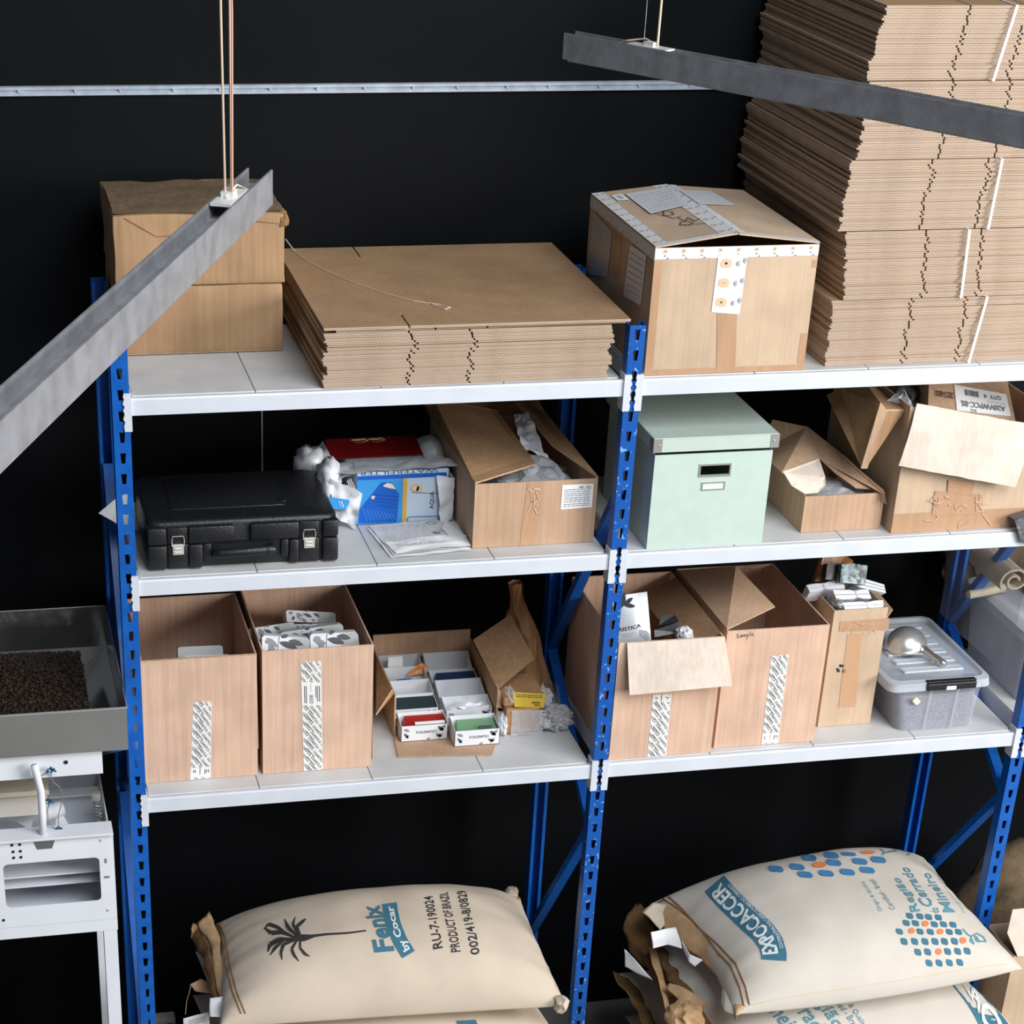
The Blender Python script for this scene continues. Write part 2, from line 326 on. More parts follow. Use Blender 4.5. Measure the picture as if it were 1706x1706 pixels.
# ================================================================== hanging linear lamps
def linear_lamp(label, A, B, label_part, cords, plate):
    A = Vector(A); B = Vector(B); t = thing('pendant_lamp', label, 'lamp', (A+B)/2)
    d = (B-A).normalized(); n = V(-d.y,d.x,0); up = V(0,0,1); w, h, th = .02, .052, .003
    prof = [(-w,0),(-w,-h),(w,-h),(w,0),(w-th,0),(w-th,-.022),(-w+th,-.022),(-w+th,0)]
    m = MB(); k = len(prof)
    m.add([P+n*p[0]+up*p[1] for P in (A,B) for p in prof],[[i,(i+1)%k,k+(i+1)%k,k+i] for i in range(k)]+[[0,1,2,3,4,5,6,7][::-1],list(range(k,2*k))])
    m.build('channel', M_lampm, t)
    m = MB(); m.add([P+n*a+up*b_ for P in (A+d*.01,B-d*.01) for a, b_ in ((-.014,-h-.001),(.014,-h-.001),(.014,-h-.004),(-.014,-h-.004))],[[0,1,5,4],[1,2,6,5],[2,3,7,6],[3,0,4,7],[0,3,2,1],[4,5,6,7]])
    m.build('diffuser', mat('opal lamp cover',(226,226,222),rough=.35), t)
    C = A+d*plate; m = MB(); m.bar(C-d*.05-up*.001,C+d*.05-up*.001,.03,.004,up=(0,0,1)); m.bar(C-d*.012+up*.004,C+d*.012+up*.004,.018,.01)
    m.build('bracket', mat('white bracket',(225,225,222),rough=.4,metal=.3), t)
    for (off, rad, mt, nm, dx) in cords:
        b0 = C+d*off+up*.004
        m = MB(); m.tube([b0+V(dx*.3*math.sin(i*1.3)*.006+dx*.004,.002*math.sin(i*2.1),(6.6-b0.z)*i/14.) for i in range(15)], rad, 7); m.build(nm, mt, t)
    m = MB(); m.tube([C+d*.02+up*.004,C-d*.02+n*.006+up*.012,C-d*.06-n*.004+up*.004,C-d*.10+n*.004-up*.012,C-d*.13-up*.018],.0016,6); m.build('cable_tail', M_cream, t)
    return t
HL = 3.18
A = QZ(433,281,HL); B_ = QZ(0,672,HL); d = (B_-A).normalized()
linear_lamp('grey metal bar lamp hanging over the left cartons, near end at the left edge', A, A+d*2.6, None,
            [(0,.0022,M_cream,'cord',1),(.005,.0018,M_cream,'cord',-1),(.012,.0016,mat('pinkish cord',(196,150,128),rough=.5),'cord',2)], .19)
A2 = QZ(950,53,HL); B2 = QZ(1706,190,HL); d2 = (B2-A2).normalized()
linear_lamp('dark metal bar lamp hanging in front of the tall cardboard stack', A2, A2+d2*2.4, None,
            [(-.02,.0011,M_wire,'suspension_wire',.2),(.012,.0026,M_cream,'cord',1)], (QZ(1092,76,HL)-A2).length)
# ================================================================== top shelf
def closed_carton(name, label, cat, x0,x1,y0,y1,z0,z1, mt, loc=None, r=.004, dx=0., dy=0., rag=0.):
    t = thing(name, label, cat, ((x0+x1)/2,(y0+y1)/2,z0))
    m = MB(); bm = bmesh.new(); bmesh.ops.create_cube(bm, size=1)
    for v in bm.verts: v.co = V((x0+x1)/2+v.co.x*(x1-x0),(y0+y1)/2+v.co.y*(y1-y0),(z0+z1)/2+v.co.z*(z1-z0))
    bmesh.ops.bevel(bm, geom=bm.edges[:], offset=r, segments=2, profile=.5, affect='EDGES')
    bmesh.ops.subdivide_edges(bm, edges=[e for e in bm.edges if e.calc_length() > .1], cuts=10, use_grid_fill=True)
    for v in bm.verts:
        if v.co.z > z0+.004:
            p = v.co*9; v.co += V(noise.noise(p),noise.noise(p+V(5,0,0)),noise.noise(p+V(0,7,0)))*rag
    m.bm(bm); m.build('carton_body', mt, t, smooth=True); return t
m_dusty = kraft('dusty kraft top', (128,106,82), .3)
t = closed_carton('carton','lower closed brown carton under another carton on the top shelf','carton',.026,.424,.312,.64,ZS1,2.537,kraft('brown carton',(170,136,102)),rag=.003)
m = MB(); m.box(.024,.42,.3105,.3113,ZS1+.002,ZS1+.004); m.build('flap_seam', M_edge, t)
t = closed_carton('carton','upper brown carton with a dusty creased top, standing on another carton','carton',.024,.430,.310,.655,2.539,2.705,kraft('brown carton',(170,136,102)),rag=.006)
m = MB(); a = noise
m.grid(lambda u,v: V(.026+.400*u,.318+.33*v,2.7072+.004*noise.noise(V(u*5,v*6,2))+.006*math.sin(math.pi*v)), 22, 14); m.build('top_flap', m_dusty, t, smooth=True)
m = MB()
for (p,q) in (((.05,.3085,2.70),(.125,.3085,2.655)),((.125,.3085,2.655),(.20,.3085,2.66)),((.20,.3085,2.66),(.33,.3085,2.69)),((.33,.3085,2.69),(.425,.3085,2.678))):
    m.bar(p,q,.0014,.0012,up=(0,1,0))
m.build('crease', kraft('crease kraft',(150,112,76)), t)
m = MB(); m.lump((.428,.316,2.685),(.012,.012,.018),.6,4,2,3); m.lump((.424,.34,2.70),(.012,.02,.008),.6,4,2,5); m.build('torn_corner', K5, t)
# --- flattened cartons: left pile and tall strapped bundles
PITCH = .0108
M_flut = fluted('fluted edges', PITCH/2, (202,180,160), (100,80,62))
def flat_proto(wid, dep, slits, fl, seed, thick=PITCH, notch=.0024, two=True):
    rn = random.Random(seed); m = MB(); nb = 2 if two else 1; bt = thick/nb
    for bidx in range(nb):
        z0 = bidx*bt+.0001; z1 = (bidx+1)*bt-.0004; ox = rn.uniform(-.002,.002); oy = rn.uniform(-.002,.002)
        sl = sorted(slits if bidx == nb-1 else [s+.004 for s in slits]); pts = [(0,0)]
        for s in sl: pts += [(s-notch,0),(s-notch,fl),(s+notch,fl),(s+notch,0)]
        pts += [(wid,0),(wid,dep)]
        for s in sl[::-1]: pts += [(s+notch,dep),(s+notch,dep-fl),(s-notch,dep-fl),(s-notch,dep)]
        pts += [(0,dep)]; k = len(pts)
        P3 = [(p[0]+ox,p[1]+oy,z) for z in (z0,z1) for p in pts]
        m.add(P3,[list(range(k))[::-1],list(range(k,2*k))],0); m.add(P3,[[i,(i+1)%k,k+(i+1)%k,k+i] for i in range(k)],1)
    return m.build('flattened_carton', [K7,M_flut], None, loc=(0,0,0))
def put(o, loc, rz, label, group, first):
    c = o if first else o.copy()
    if not first: COL.objects.link(c)
    c.location = loc; c.rotation_euler = (0,0,rz); tag(c, label, 'flattened carton', group); return c
rn = random.Random(4)
protos = [flat_proto(.69,.70,(.20+k*.004,.345+k*.003),.13,k) for k in range(3)]
used = [False]*3
def stack_flat(x, y, z, n, label, group, jx=.006, jy=.004, lean=0., top=None, jr=.006):
    global used
    for i in range(n):
        k = rn.randrange(3); lb = label if not (top and i == n-1) else top
        put(protos[k],(x+rn.uniform(-jx,jx)+lean*i, y+rn.uniform(-jy,jy), z+i*PITCH), rn.uniform(-jr,jr), lb, group if lb == label else None, not used[k]); used[k] = True
stack_flat(.474,.006,ZS1,12,'flattened brown carton inside the low untied pile on the left bay','flattened cartons in the low pile',jx=.007,jy=.004,top='uppermost neat flattened carton of the low pile, under the lid sheet') 
# the looser topmost sheets
tp = flat_proto(.735,.715,(.200,),.10,11,thick=.006,two=False); put(tp,(.470,.0,ZS1+12*PITCH+.0085),-.004,'topmost wide flat cardboard sheet of the low pile, string lying on it',None,True)
tp = flat_proto(.70,.70,(.235,.36),.05,12,thick=.0085,two=False); put(tp,(.50,.008,ZS1+12*PITCH),.010,'second sheet of the low pile, poking out under the topmost sheet',None,True)
zt = ZS1+12*PITCH+.0152
m = MB(); pp = [QZ(*p,zt) for p in ((476,412),(492,420),(510,434),(545,452),(590,471),(640,488),(690,501),(735,508),(750,512),(742,515),(722,508),(713,501))]
pp[0].z += .02; m.tube(pp,.0016,6); o = m.build('string', M_cream); tag(o,'thin cream string lying across the low pile of flat cardboard','string')
# tall stack of five strapped bundles
names = ['bottom bundle','second bundle from the bottom','middle bundle','fourth bundle from the bottom','top bundle']
bx = [(1.728,.032,.000,2),(1.752,.030,-.0012,4),(1.716,.030,.0006,3),(1.738,.030,.0006,-1),(1.733,.030,.0018,0)]
strapx = [((2.126,2.106)),(2.048,2.055),(2.102,2.096),(2.20,2.19),(2.074,2.045)]
zb = ZS1; M_strap = mat('white plastic strap',(238,240,246),rough=.3)
for bi in range(5):
    x, y, ln, js = bx[bi]; nb = [15,15,15,16,15][bi]
    stack_flat(x,y,zb,nb,'flattened brown carton in the %s of the tall strapped stack'%names[bi],'flattened cartons of the %s'%names[bi],jx=.004,jy=.003,lean=ln,jr=.004,
               top=None if bi < 4 else 'topmost flattened carton of the whole tall strapped stack')
    a, c = strapx[bi]; z0, z1 = zb-.0003, zb+nb*PITCH+.0009; yb = y+.722
    m = MB(); w = .0032; yf = y-.010
    for p, q in (((a,yf,z1),(c,yf,z0)),((c,yf,z0),(c,yb,z0)),((c,yb,z0),(a,yb,z1)),((a,yb,z1),(a,yf,z1))): m.bar(p,q,.0066,.0012,up=(0,1,0) if p[1]==q[1] else (0,0,1))
    o = m.build('strap', M_strap); tag(o,'white strap tied around the %s of the tall cardboard stack'%names[bi],'strap')
    zb += nb*PITCH+.0022
# --- big carton with patterned tape
x0,x1,y0,y1,z0,z1 = 1.256,1.664,.015,.545,ZS1,2.676; xr = 1.457
t = thing('carton','big taped carton with patterned white tape and peaked lid, beside the tall stack','carton',((x0+x1)/2,(y0+y1)/2,z0))
m = MB(); th = .004
m.box(x0,x1,y0,y0+th,z0,z1); m.box(x0,x1,y1-th,y1,z0,z1); m.box(x0,x0+th,y0+th,y1-th,z0,z1); m.box(x1-th,x1,y0+th,y1-th,z0,z1); m.box(x0+th,x1-th,y0+th,y1-th,z0,z0+th)
m.build('carton_body', K6, t)
zf, zk = 2.704, 2.70
m = MB(); m.sheet([(x0,y0,z1),(xr,y0-.002,zf),(xr,y1,zk-.004),(x0,y1,z1)],.004); lf = m.build('left_flap', K6, t)
m = MB(); m.sheet([(xr+.003,y0,zf-.002),(x1,y0-.002,z1+.002),(x1,y1,z1+.002),(xr+.003,y1,zk-.006)],.004); rf = m.build('right_flap', K6, t)
LF = quad4((x0,y0,z1+.0046),(xr,y0-.002,zf+.0046),(xr,y1,zk+.0006),(x0,y1,z1+.0046)); RF = quad4((xr+.003,y0,zf+.003),(x1,y0,z1+.0066),(x1,y1,z1+.0066),(xr+.003,y1,zk-.0008))
FR = quad4((x0,y0-.0008,z0),(x1,y0-.0008,z0),(x1,y0-.0008,z1),(x0,y0-.0008,z1)); LS = quad4((x0-.0008,y1,z0),(x0-.0008,y0,z0),(x0-.0008,y0,z1),(x0-.0008,y1,z1))
M_ptp = mat('patterned tape', (228,228,230), rough=.32, vary=.05, scale=60); M_pet = mat('beige petals', (214,180,148), rough=.6); M_dot = mat('dark brown dots', (70,52,44), rough=.6); M_twig = mat('grey twigs', (92,92,98), rough=.6)
def strip(fn, a,b,c,d): return lambda x,y: fn(a+(b-a)*x, c+(d-c)*y)
def ptape(fn, n, vert, par, w, l, start=0, flowers=True, nm='printed_tape', off=.0006):
    m = MB(); g = 12
    for i in range(g): m.face([fn(0,i/g),fn(1,i/g),fn(1,(i+1)/g),fn(0,(i+1)/g)],0)
    tp = m.build(nm, M_ptp, par); m = MB(); asp = w/l
    P = lambda x,y: fn(x,y)
    for i in range(n):
        cy = (i+.55)/n; r = .17*w/l
        if flowers:
            m.face([P(.30+.20*math.cos(k*.7854)*(1+.12*(k%2)),cy+.20*asp*math.sin(k*.7854)*(1+.12*(k%2))) for k in range(8)],0)
            m.face([P(.30+.055*math.cos(k*1.0472),cy+.055*asp*math.sin(k*1.0472)) for k in range(6)],1)
        for sx, sy in ((.58,0),(.80,.16/n)):
            for an in (-.65,-.25,.15,.55):
                ex, ey = sx+.20*math.cos(an), cy+sy+.20*asp*math.sin(an); nn = .014
                fx, fy = sx+.07*math.cos(an), cy+sy+.07*asp*math.sin(an); m.face([P(fx,fy-nn*asp),P(ex,ey-nn*asp),P(ex,ey+nn*asp),P(fx,fy+nn*asp)],2)
    return tp, m
def ptape_done(fn, n, par, w, l, lift, **k):
    tp, m = ptape(fn, n, True, par, w, l, **k)
    m.v = [p+lift for p in m.v]; m.build('tape_print', [M_pet,M_dot,M_twig], tp)
up = V(0,0,.0006); fw = V(0,-.0006,0); lw = V(-.0006,0,0)
ptape_done(strip(LF,.0,.155,0,1), 10, t, .032,.53, up)
ptape_done(strip(LS,1,0,1,.905) if False else (lambda x,y: LS(1-y,1-.095*x)), 10, t, .03,.53, lw, flowers=False)
ptape_done(lambda x,y: LF(.80+.20*x,y) if x <= 1 else None, 9, t, .04,.53, up)
ptape_done(lambda x,y: RF(.0+.10*x,y), 9, t, .02,.53, up, flowers=False)
ptape_done(lambda x,y: FR(y,1-.085*x), 9, t, .028,.41, fw)
ptape_done(lambda x,y: LF(.155+.845*y,.0+.035*x), 5, t, .02,.2, up, flowers=False)
ptape_done(lambda x,y: RF(y,.0+.03*x), 4, t, .018,.2, up, flowers=False)
FT = quad4(QY(1185,520,y0-.0016),QY(1232,524,y0-.0016),QY(1246,424,y0-.0016),QY(1197,424,y0-.0016))
ptape_done(lambda x,y: FT(x,y), 3, t, .05,.12, fw)
m = MB(); BT = [QY(1194,621,y0-.0012),QY(1225,620,y0-.0012),QY(1228,524,y0-.0012),QY(1195,522,y0-.0012)]; m.face(BT)
m.build('brown_tape', M_btape, t)
for j_, fn_ in enumerate((lambda x,y: FR(x,.045*y), lambda x,y: FR(.0+.05*x,.05+y*.85), lambda x,y: FR(.955+.045*x,.05+y*.25), lambda x,y: FR(.97+.03*x,.82+.06*y), lambda x,y: LS(.40+.13*x,.55+.33*y))):
    m = MB(); m.face([fn_(0,0),fn_(1,0),fn_(1,1),fn_(0,1)]); m.build('brown_tape', M_btape, t)
def paper_label(parent, A,B,C,D, rows, lift, nm='paper_label', mt=None, seed=1, th=.02, extra=None, ink=None):
    m = MB(); m.face([A,B,C,D]); o = m.build(nm, mt or M_paper, parent); f = quad4(A,B,C,D); L_ = Vector(lift)
    m = MB(); lines(m, lambda x,y: f(x,y)+L_, rows, 0, th, seed)
    if extra: extra(m, lambda x,y: f(x,y)+L_)
    if m.f: m.build('label_print', ink or M_inkl, o)
    return o
paper_label(t, LF(.36,.50)+up*3,LF(.88,.56)+up*3,LF(.99,.93)+up*3,LF(.36,.90)+up*3,[.1,.2,.3,.42,.52,.62,.74,.84], up, 'delivery_slip', mat('grey paper',(206,206,208),rough=.7), 3,.014)
paper_label(t, RF(.02,.56)+up*3,RF(.52,.60)+up*3,RF(.48,.90)+up*3,RF(.02,.86)+up*3,[.15,.3,.45,.6,.75,.85], up, 'delivery_slip', mat('grey paper',(206,206,208),rough=.7), 5,.014)
def qrless(m,f): m.face([f(.30,.25),f(.72,.25),f(.72,.75),f(.30,.75)])
paper_label(t, LF(.19,.80)+up*2,LF(.33,.79)+up*2,LF(.33,.92)+up*2,LF(.19,.91)+up*2,[.8], up, 'small_sticker', extra=qrless)
paper_label(t, LS(.04,.36)+lw*2,LS(.36,.48)+lw*2,LS(.38,.86)+lw*2,LS(.06,.90)+lw*2,[], lw, 'plastic_pouch', mat('greyish pouch',(196,192,188),rough=.35,vary=.12,scale=20))
paper_label(t, LS(.62,.45)+lw*2,LS(.88,.50)+lw*2,LS(.90,.90)+lw*2,LS(.66,.88)+lw*2,[.15,.25,.38,.5,.62,.75,.86], lw, 'address_label',seed=8)
m = MB(); f = lambda x,y: LF(x,y)+up
stroke(m,f,[(.42,.52),(.50,.44),(.60,.44),(.62,.50),(.55,.53),(.49,.47),(.54,.38),(.66,.40)],.005,0,.4); stroke(m,f,[(.60,.38),(.62,.30),(.70,.36),(.72,.28),(.82,.32)],.005,0,.4); stroke(m,f,[(.52,.27),(.60,.23),(.68,.26),(.64,.31),(.56,.30),(.52,.26),(.80,.22)],.005,0,.4)
m.build('handwriting', M_ink, t)
# ================================================================== middle shelf, left bay
M_blk = mat('black moulded plastic', (24,25,28), rough=.42, vary=.25, scale=40, bump=.3, bscale=220, spec=.5)
M_chrome = mat('nickel latch', (228,224,214), rough=.3, metal=.55)
t = thing('tool_case','black plastic tool case with two metal latches','case',(.285,.21,ZS2))
cx0,cx1,cy0,cy1 = .047,.522,.048,.385; zs = ZS2+.066; zt = ZS2+.120
def case_half(m, x0,x1,y0,y1,z0,z1,taper,top):
    bm = bmesh.new(); bmesh.ops.create_cube(bm, size=1)
    for v in bm.verts:
        k = taper if (v.co.z > 0) == top else 0
        v.co = V((x0+x1)/2+v.co.x*(x1-x0-2*k),(y0+y1)/2+v.co.y*(y1-y0-2*k),(z0+z1)/2+v.co.z*(z1-z0))
    bmesh.ops.bevel(bm, geom=[e for e in bm.edges if abs(e.verts[0].co.z-e.verts[1].co.z) > .01], offset=.035, segments=4, profile=.5, affect='EDGES')
    zz = z1 if top else z0
    bmesh.ops.bevel(bm, geom=[e for e in bm.edges if abs(e.verts[0].co.z-zz) < 1e-4 and abs(e.verts[1].co.z-zz) < 1e-4], offset=.010, segments=3, profile=.5, affect='EDGES')
    m.bm(bm)
m = MB(); case_half(m,cx0,cx1,cy0,cy1,ZS2,zs-.0008,.006,False)
for a,b_ in ((.052,.098),(.150,.185),(.395,.42),(.478,.517)): m.rbox(a,b_,cy0-.010,cy0+.02,ZS2+.004,zs-.001,.006,2)
m.rbox(.10,.15,cy0-.004,cy0+.02,ZS2+.004,zs-.001,.003,2); m.rbox(.42,.47,cy0-.004,cy0+.02,ZS2+.004,zs-.001,.003,2)
m.rbox(.185,.205,cy0-.006,cy0+.02,ZS2+.02,zs-.001,.004,2); m.rbox(.375,.395,cy0-.006,cy0+.02,ZS2+.02,zs-.001,.004,2)
m.build('case_base', M_blk, t, smooth=True)
m = MB(); case_half(m,cx0,cx1,cy0,cy1,zs+.0008,zt,.006,True)
for a,b_ in ((.052,.098),(.150,.262),(.300,.42),(.478,.517)): m.rbox(a,b_,cy0-.010,cy0+.03,zs+.001,zt-.010,.006,2)
m.rbox(.10,.15,cy0-.004,cy0+.03,zs+.001,zt-.012,.003,2); m.rbox(.42,.47,cy0-.004,cy0+.03,zs+.001,zt-.012,.003,2)
m.rbox(.12,.40,.13,.34,zt-.004,zt+.002,.0018,2); m.rbox(.385,.405,.15,.18,zt-.003,zt+.003,.002,1)
m.build('case_lid', M_blk, t, smooth=True)
for xc in (.125,.445):
    m = MB(); m.rbox(xc-.0135,xc+.0135,cy0-.009,cy0-.003,zs-.026,zs+.001,.0015,1); m.rbox(xc-.009,xc+.009,cy0-.011,cy0-.008,zs-.013,zs-.008,.001,1); m.rbox(xc-.009,xc+.009,cy0-.011,cy0-.008,zs-.022,zs-.017,.001,1)
    l = m.build('latch', M_chrome, t)
    m = MB(); m.tube([(xc-.0145,cy0-.008,zs-.004),(xc-.0150,cy0-.008,zs+.012),(xc-.013,cy0-.008,zs+.022),(xc+.013,cy0-.008,zs+.022),(xc+.0150,cy0-.008,zs+.012),(xc+.0145,cy0-.008,zs-.004)],.0011,6); m.build('latch_wire', M_chrome, l)
m = MB(); m.tube([(.214,cy0-.002,zs-.028),(.218,cy0-.018,zs-.024),(.226,cy0-.022,zs-.022),(.338,cy0-.022,zs-.019),(.352,cy0-.018,zs-.019),(.356,cy0-.002,zs-.020)],[.010,.011,.0115,.0115,.011,.010],10)
h = m.build('handle', M_blk, t, smooth=True)
m = MB(); m.lathe([(.0118,0),(.0128,.001),(.0128,.003),(.0118,.004)],(.339,cy0-.022,zs-.019),(1,0,.02),14); m.build('handle_ring', M_blk, h)
# white sheets sticking out behind the case and a thin white cable on the wall
def loose(name, label, cat, pts, t_=.0008, mt=None, parent=None):
    m = MB(); m.sheet(pts, t_); o = m.build(name, mt or M_paper, parent)
    return tag(o, label, cat) if parent is None else o
o = loose('paper_sheet','crumpled white sheet poking out beyond the left rack post beside the black case','paper',
   [QY(164,855,.30),QY(196,828,.31),QY(212,822,.31),QY(234,850,.30),QY(230,884,.29),QY(200,876,.29),QY(186,867,.30)])
m = MB(); ww = [QY(268,803,.40),QY(271,796,.41),QY(284,799,.41),QY(290,806,.40)]; m.sheet(ww+[V(.165,.40,ZS2+.001),V(.125,.40,ZS2+.001)],.0008); tag(m.build('paper_sheet',M_paper),'small white paper corner standing behind the lid of the black case','paper')
m = MB(); m.tube([(.437,YW-.0025,2.34),(.437,YW-.0025,2.2),(.437,YW-.0025,1.95),(.437,YW-.0025,1.70)],.0022,6); tag(m.build('hanging_cable', mat('grey white cable',(176,176,176),rough=.5)),'thin white cable hanging straight down behind the left shelves','cable')
# --- plastic wrapped pack of filter cartons
t = thing('filter_pack','torn white plastic pack of printed cartons, red on top and blue in front','package',(.73,.35,ZS2))
BL,BR = QY(594,874,.272), QY(752,870,.272); BL.z = BR.z = ZS2+.002; TL,TR = QY(584,787,.272), QY(757,781,.272); fz = (TL.z+TR.z)/2
xl,xr = BL.x, BR.x-.012
m = MB(); m.rbox(xl,xr,.272,.35,ZS2+.001,fz,.003,2); bb = m.build('blue_carton', mat('pale blue carton',(196,210,226),rough=.4), t)
F = quad4((xl,.2712,ZS2+.002),(xr,.2712,ZS2+.002),(xr,.2712,fz-.001),(xl,.2712,fz-.001)); off = V(0,-.0005,0)
m = MB(); m.face([F(0,0),F(.50,0),F(.50,.86),F(0,.86)],0); m.face([F(0,.86),F(.98,.86),F(.97,.94),F(0,.94)],1)
m.face([F(0,.94),F(1,.94),F(1,1),F(0,1)],5)
f2 = lambda x,y: F(x,y)+off
m.face([f2(.10,.45),f2(.26,.80),f2(.36,.80),f2(.46,.55),f2(.44,.02),f2(.02,.02),f2(.03,.30)],1)
for i in range(9): stroke(m,lambda x,y: F(x,y)+off*2,[(.06+.04*i,.34-.02*i),(.12+.04*i,.04)],.006,6,1.6)
for i in range(4): stroke(m,lambda x,y: F(x,y)+off*2,[(.16+.02*i,.58-.07*i),(.44,.50-.07*i)],.012,7,1.6)
m.face([(F(x,y)+off*2) for x,y in ((.28,.74),(.33,.79),(.38,.76),(.42,.66),(.36,.68),(.29,.72))],4); disc(m,lambda x,y: F(x,y)+off*2,.175,.52,.035,4,1.6)
m.face([f2(.50,0),f2(.545,0),f2(.545,.86),f2(.50,.86)],2)
for i in range(7): disc(m,lambda x,y: F(x,y)+off*2,.522,.1+.11*i,.006,3,1.6,6)
disc(m,f2,.63,.66,.075,8,1.6); disc(m,f2,.68,.64,.06,8,1.6); disc(m,lambda x,y: F(x,y)+off*2,.63,.66,.035,4,1.6)
stroke(m,f2,[(.60,.58),(.90,.53)],.012,9,1.6); stroke(m,f2,[(.565,.02),(.555,.07),(.58,.10),(.93,.09)],.014,10,1.6)
text_on(m,'AQUA',lambda x,y: F(.855-.055*y,.24+.34*x)+off*2,.0,3)
text_on(m,'WATERFILTER',lambda x,y: F(.88-.86*x,1.02-.07*y)+off*2,.0,10)
cb = lambda n,c: mat(n,c,rough=.35)
m.build('front_print',[cb('sky blue print',(58,152,222)),cb('royal blue print',(14,92,190)),cb('yellow stripe',(226,176,74)),M_ink,cb('cream badge',(236,214,190)),cb('pale blue carton',(196,210,226)),cb('light blue lines',(90,160,220)),cb('deep blue steps',(10,70,160)),cb('gold rings',(222,186,140)),M_inkg,cb('teal line',(60,110,140))], bb)
def bag(u,v):
    a = -math.pi*.02+math.pi*1.04*v                   # arch over the cartons
    x = xl-.065+(xr-xl+.095)*u; e = 1-abs(2*u-1)**6*.35
    y = .40-.155*math.cos(a); z = ZS2+.002+(.075+.10*math.sin(a)**.5*e if 0 < math.sin(a) else .02)
    return V(x,y,z)
RT = [QY(542,733,.50),QY(690,726,.50),QY(705,757,.40),QY(546,766,.40)]
m = MB()                                           # two more cartons under the film, their pale tops, and the red one
m.rbox(xl-.01,xr+.005,.355,.53,ZS2+.001,min(q.z for q in RT)-.003,.008,2); m.build('film_wrapped_cartons', mat('greyish film over carton',(206,208,212),rough=.35,vary=.25,scale=26,bump=.5,bscale=36), t, smooth=True)
m = MB(); m.sheet([RT[3],RT[2],RT[1],RT[0]],.002); rr_ = m.build('red_carton_top', mat('dark red carton',(122,18,20),rough=.4,vary=.12,scale=14), t)
RF_ = quad4(RT[3],RT[2],RT[1],RT[0]); m = MB()
for cx_ in (.36,.55):
    disc(m,lambda x,y: RF_(x,y)+V(0,0,.0025),cx_,.88,.05,0,.6); stroke(m,lambda x,y: RF_(x,y)+V(0,0,.0028),[(cx_+.06,.95),(cx_+.10,.80),(cx_+.02,.72),(cx_-.04,.76)],.02,1,.6)
m.build('red_print',[mat('cream badge',(236,214,190)),mat('gold rings',(222,186,140))],rr_)
def clampz(q,z=ZS2+.002): return V(q.x,q.y,max(q.z,z))
def crumple(name, pts, nu, nv, amp, seed, mt, parent, fr=18):
    f = quad4(*pts); m = MB(); n = (Vector(pts[1])-Vector(pts[0])).cross(Vector(pts[3])-Vector(pts[0])).normalized()
    m.grid(lambda u,v: clampz(f(u,v)+n*amp*(noise.noise(f(u,v)*fr+V(seed,0,0))+.6*abs(noise.noise(f(u,v)*fr*2.1+V(0,seed,0))))), nu, nv)
    return m.build(name, mt, parent, smooth='all')
crumple('film_fold',[QY(566,790,.262),QY(770,775,.262),QY(752,762,.36),QY(545,774,.36)],30,14,.005,3,M_poly,t,22)
crumple('film_fold',[QY(540,880,.255),QY(590,880,.250),QY(602,818,.245),QY(580,788,.262)] if False else [QY(560,862,.262),QY(592,880,.248),QY(604,822,.242),QY(548,795,.262)],12,12,.014,9,M_poly,t,30)
crumple('film_fold',[QY(733,874,.256),QY(753,864,.262),QY(757,796,.268),QY(728,792,.258)],10,14,.010,14,M_poly,t,34)
crumple('film_fold',[QY(752,806,.27),QY(752,866,.28),QY(738,866,.47),QY(728,740,.47)],10,14,.012,21,M_poly,t,26)
m = MB(); m.lump(QY(518,778,.44),(.045,.05,.05),.35,3,3,4,flat=None); m.lump(QY(548,800,.31),(.03,.05,.055),.4,3,3,8); m.build('film_end', M_poly, t, smooth='all')
crumple('film_fold',[QY(695,728,.49),QY(736,756,.42),QY(757,798,.275),QY(706,762,.39)],16,14,.008,31,M_poly,t,26)
crumple('film_fold',[QY(500,772,.45),QY(544,798,.34),QY(556,770,.38),QY(538,734,.49)],16,14,.010,33,M_poly,t,26)
crumple('film_fold',[QY(542,800,.32),QY(566,800,.262),QY(600,786,.262),QY(552,770,.37)],14,12,.006,35,M_poly,t,26)
m = MB(); m.lump(QY(716,748,.46),(.035,.06,.028),.35,3,3,6); m.build('film_end', M_poly, t, smooth='all')
m = MB(); q = [QY(545,828,.252),QY(582,833,.246),QY(585,850,.246),QY(556,848,.25)]; m.sheet(q,.001); o = m.build('blue_patch', mat('sky blue print',(58,152,222)), t)
f = quad4(q[3],q[2],q[1],q[0]); m = MB(); text_on(m,'15',lambda x,y: f(.45+.2*x,.25+.5*y)+V(0,-.0025,.001),.01); m.build('patch_text', M_paper, o)
f = quad4(QY(590,833,.236),QY(600,827,.236),QY(585,795,.242),QY(576,800,.242)); m = MB()
for i in range(3): m.face([f(.1+.3*i,.05),f(.28+.3*i,.05),f(.28+.3*i,.95),f(.1+.3*i,.95)])
m.build('film_print', M_inkl, t)
